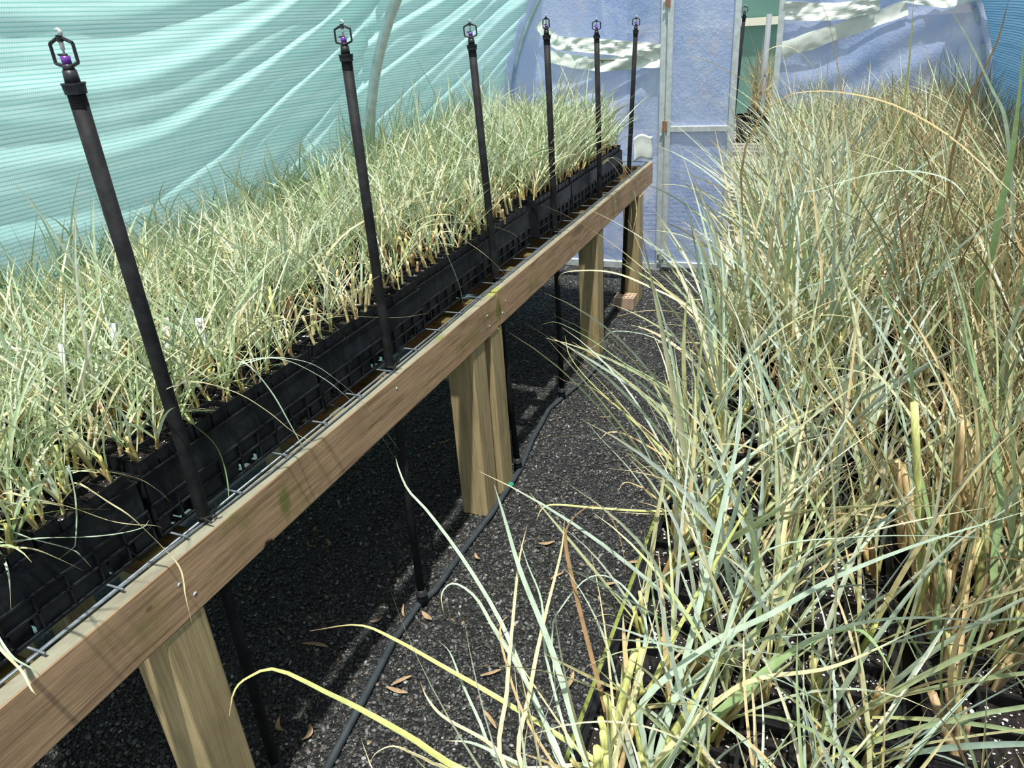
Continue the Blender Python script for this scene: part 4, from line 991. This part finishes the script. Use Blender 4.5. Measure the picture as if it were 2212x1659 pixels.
# potted grasses and a sprinkler outside the door
for i, (x, y, s_) in enumerate(((-.60, 6.3, .8), (-.42, 6.45, .85), (-.56, 6.75, 1.0), (-.34, 6.95, 1.0))):
    t = thing('nursery_pot', 'black nursery pot outside the door, %s on the slatted bench' % ['nearest', 'second', 'third', 'farthest'][i], 'plant pot', (x, y, .65), 0)
    MB().tube([(0, 0, 0), (0, 0, .2)], [.09, .105], 16).tube([(0, 0, .185), (0, 0, .2)], .11, 16).build('pot_wall', M['tray'], t, True)
    for q in range(6):
        V = VBM if (i + q) % 3 else VAM
        put_plant('tall_grass', '%s grass in the %s pot outside the door, %s of six shoots' % (['blue-green', 'brownish', 'brownish'][(i + q) % 3], ['nearest', 'second', 'third', 'farthest'][i], ORD[q + 1]), 'grass', (x + R_.uniform(-.07, .07), y + R_.uniform(-.07, .07), .85), R_.uniform(0, 6), s_ * R_.uniform(1.0, 1.35), (R_.uniform(-.2, .2), R_.uniform(-.2, .2)), V[(q * 3) % 16][1], V[(q * 3) % 16][2], 'potted grasses outside the door')
p_ = ony((1607, 40), 5.8)
riser((p_[0] - .03, 5.8, .8), (p_[0] - .05, 5.8, .0), (p_[0], 5.8, p_[2]), 'black sprinkler riser outside the door, seen through the gap', .2)

# hoses along the ground
hp = [(700, 1672), (780, 1520), (850, 1385), (903, 1308), (940, 1275), (1000, 1190), (1062, 1110), (1125, 1012), (1150, 950), (1185, 885), (1216, 858), (1262, 822), (1300, 780), (1308, 762)]
o = MB().tube([onz(p, .011) for p in hp], .0105, 10).build('irrigation_hose', M['hose'], None, True); tag(o, 'grey irrigation hose lying on the gravel along the left bench feet', 'hose')
hp = [(1308, 755), (1302, 720), (1305, 695), (1325, 668), (1350, 655)]
o = MB().tube([onz(p, .010) for p in hp], .0095, 10).build('irrigation_hose', M['hose'], None, True); tag(o, 'thin dark hose curving behind the third post to the brick', 'hose')

# teal cap, brick
p = onz((1102, 1055), 0)
t = thing('hose_cap', 'teal plastic cap lying on the gravel beside the double post', 'cap', (p[0], p[1], 0))
MB().tube([(0, 0, .0), (0, 0, .004), (0, 0, .0041), (0, 0, .016)], [.010, .011, .008, .008], 14).build('cap_plug', M['fit'], t)
MB().tube([(0, 0, .016), (0, 0, .021)], .0155, 18).build('cap_top', M['green'], t, bevel=.002)
p = onz((1372, 652), 0)
t = thing('brick', 'pale cored brick on the gravel at the foot of the farthest post', 'brick', (-1.045, 4.12, 0), 0)
bm = MB(); hx, hy, hz = .055, .038, .09
# slab with round core holes cut through its front face
def holed(nx_, nz_, w, h, y):
    vs = []; fs = []; cw, ch = w / nx_, h / nz_; k = 12
    return cw, ch
body = MB().box(-.06, .06, -.0, .1, 0, .075).build('brick_body', M['brick'], t, bevel=.003)
cut = MB()
for i in range(5):
    for j in range(3): cut.tube([(-.046 + i * .023, .02 + j * .03, -.01), (-.046 + i * .023, .02 + j * .03, .09)], .0085, 12)
cme = cut.mesh('cores', [M['brick']]); co_ = bpy.data.objects.new('cores', cme); COL.objects.link(co_); co_.parent = t
bpy.context.view_layer.update()
md = body.modifiers.new('cores', 'BOOLEAN'); md.object = co_; md.solver = 'EXACT'; body.modifiers.move(1, 0)
dg = bpy.context.evaluated_depsgraph_get(); newme = bpy.data.meshes.new_from_object(body.evaluated_get(dg))
body.modifiers.clear(); body.data = newme; bpy.data.objects.remove(co_)

# fallen leaves on the gravel
def dead_leaf(px, ang, L, w, label):
    p = onz(px, .008); n = 9; vs = []; c = R_.uniform(-.5, .5)
    for i in range(n + 1):
        t_ = i / n; ww = w * math.sin(math.pi * min(1, t_ * .96 + .02)) ** .8 / 2; u = (t_ - .5) * L; b_ = c * L * .5 * ((t_ - .5) ** 2 * 4)
        z = .004 + .006 * (1 - math.cos((t_ - .5) * 3)) * R_.uniform(.8, 1.1)
        vs += [(u, b_ - ww, z + .003), (u, b_, z), (u, b_ + ww, z + .003)]
    fs = [(i * 3 + k, (i + 1) * 3 + k, (i + 1) * 3 + k + 1, i * 3 + k + 1) for i in range(n) for k in range(2)]
    o = MB().add(vs, fs).build('dead_leaf', M['deadleaf'], None, True); o.location = p; o.location.z = .004; o.rotation_euler = (0, 0, ang)
    sd = o.modifiers.new('thick', 'SOLIDIFY'); sd.thickness = .0006
    return tag(o, label, 'leaf', 'dead leaves on the gravel')
DL = [((680, 1145), 2.2, .03, .010, 'short dead leaf under the bench, upper of the close pair near the beam'),
      ((712, 1175), 2.4, .05, .010, 'longer dead leaf under the bench, lower of the close pair near the beam'),
      ((668, 1180), 3.0, .05, .004, 'thin twig-like dead leaf left of the close pair under the bench'),
      ((685, 1392), .35, .085, .013, 'long pale dead leaf between the first post and the hose'),
      ((870, 1322), 2.3, .055, .007, 'dark curled dead leaf just left of the hose tee'),
      ((922, 1333), 2.9, .05, .016, 'curled tan dead leaf touching the hose at the second riser foot'),
      ((815, 1342), 1.1, .04, .008, 'dull dead leaf between the second riser foot and the bench'),
      ((866, 1470), 1.1, .06, .012, 'brown dead leaf upright right of the hose, above the pale curled one'),
      ((858, 1493), .2, .065, .013, 'pale curled dead leaf lying against the hose'),
      ((1060, 1455), .9, .06, .010, 'dead leaf in the aisle behind the long foreground blades'),
      ((1060, 1555), 2.7, .07, .010, 'outlined dead leaf low in the aisle beside the foreground blades'),
      ((670, 1585), 2.0, .05, .014, 'dead leaf under the bench beside the nearest riser foot'),
      ((600, 1570), 2.6, .05, .012, 'crumpled dead leaf by the nearest riser pipe'),
      ((1180, 1175), .7, .055, .014, 'curved dead leaf in the open aisle beyond the double post'),
      ((1030, 1205), 2.7, .035, .010, 'dead leaf beside the hose at the double post'),
      ((1232, 1475), 1.7, .07, .011, 'brown upright dead leaf near the foot of the right bench'),
      ((1315, 1262), .8, .04, .012, 'reddish dead leaf by the green edge of the right bench'),
      ((1365, 1215), .7, .06, .012, 'brown curled dead leaf leaning on the green bench edge'),
      ((1200, 1245), 1.2, .05, .010, 'small dead leaf in the middle of the aisle'),
      ((1305, 902), .5, .04, .008, 'tan dead leaf beyond the double post in the aisle'),
      ((960, 955), 1.0, .06, .010, 'dead leaf behind the double post under the bench'),
      ((1125, 683), .1, .05, .007, 'pale dead leaf far under the bench near the third post')]
for d in DL: dead_leaf(d[0], d[1] - .2, d[2], d[3], d[4])

# gravel stones
def pebbles(n, x0, x1, y0, y1, name):
    x = rng.uniform(x0, x1, n); y = y0 + (y1 - y0) * rng.uniform(0, 1, n) ** 1.25
    r = rng.gamma(5, .00075, n).clip(.0018, .0075); a = rng.uniform(0, 6.28, n)
    sc3 = np.stack([r * rng.uniform(.9, 1.5, n), r * rng.uniform(.6, 1.0, n), r * rng.uniform(.35, .7, n)], 1)
    jitv = rng.uniform(.75, 1.2, (n, 12, 1)); v = ICO_V[None] * jitv * sc3[:, None]
    til = rng.uniform(-.5, .5, n); z = v[..., 2] + v[..., 0] * til[:, None]
    ca, sa = np.cos(a)[:, None], np.sin(a)[:, None]
    X = v[..., 0] * ca - v[..., 1] * sa + x[:, None]; Y = v[..., 0] * sa + v[..., 1] * ca + y[:, None]; Z = z + (r * .45)[:, None]
    vv = np.stack([X, Y, Z], -1).reshape(-1, 3); ff = (np.arange(n)[:, None, None] * 12 + ICO_F[None]).reshape(-1, 3)
    g = rng.choice([.022, .036, .055, .09, .15, .28], n, p=[.22, .28, .26, .15, .065, .025])
    tint = np.stack([g * rng.uniform(.93, 1.08, n), g * rng.uniform(1.0, 1.07, n), g * rng.uniform(.86, 1.02, n)], 1)
    br = rng.random(n) < .06; tint[br] *= np.array([1.5, 1.15, .85])
    c = np.repeat(tint, 12, axis=0)
    o = link(bpy.data.objects.new(name, raw_mesh(name, vv, ff, c, [M['pebble']], False)))
    tag(o, 'loose grey gravel stones covering the tunnel floor', 'gravel', kind='stuff')
pebbles(95000, -1.9, -.05, .25, 4.95, 'gravel_stones')
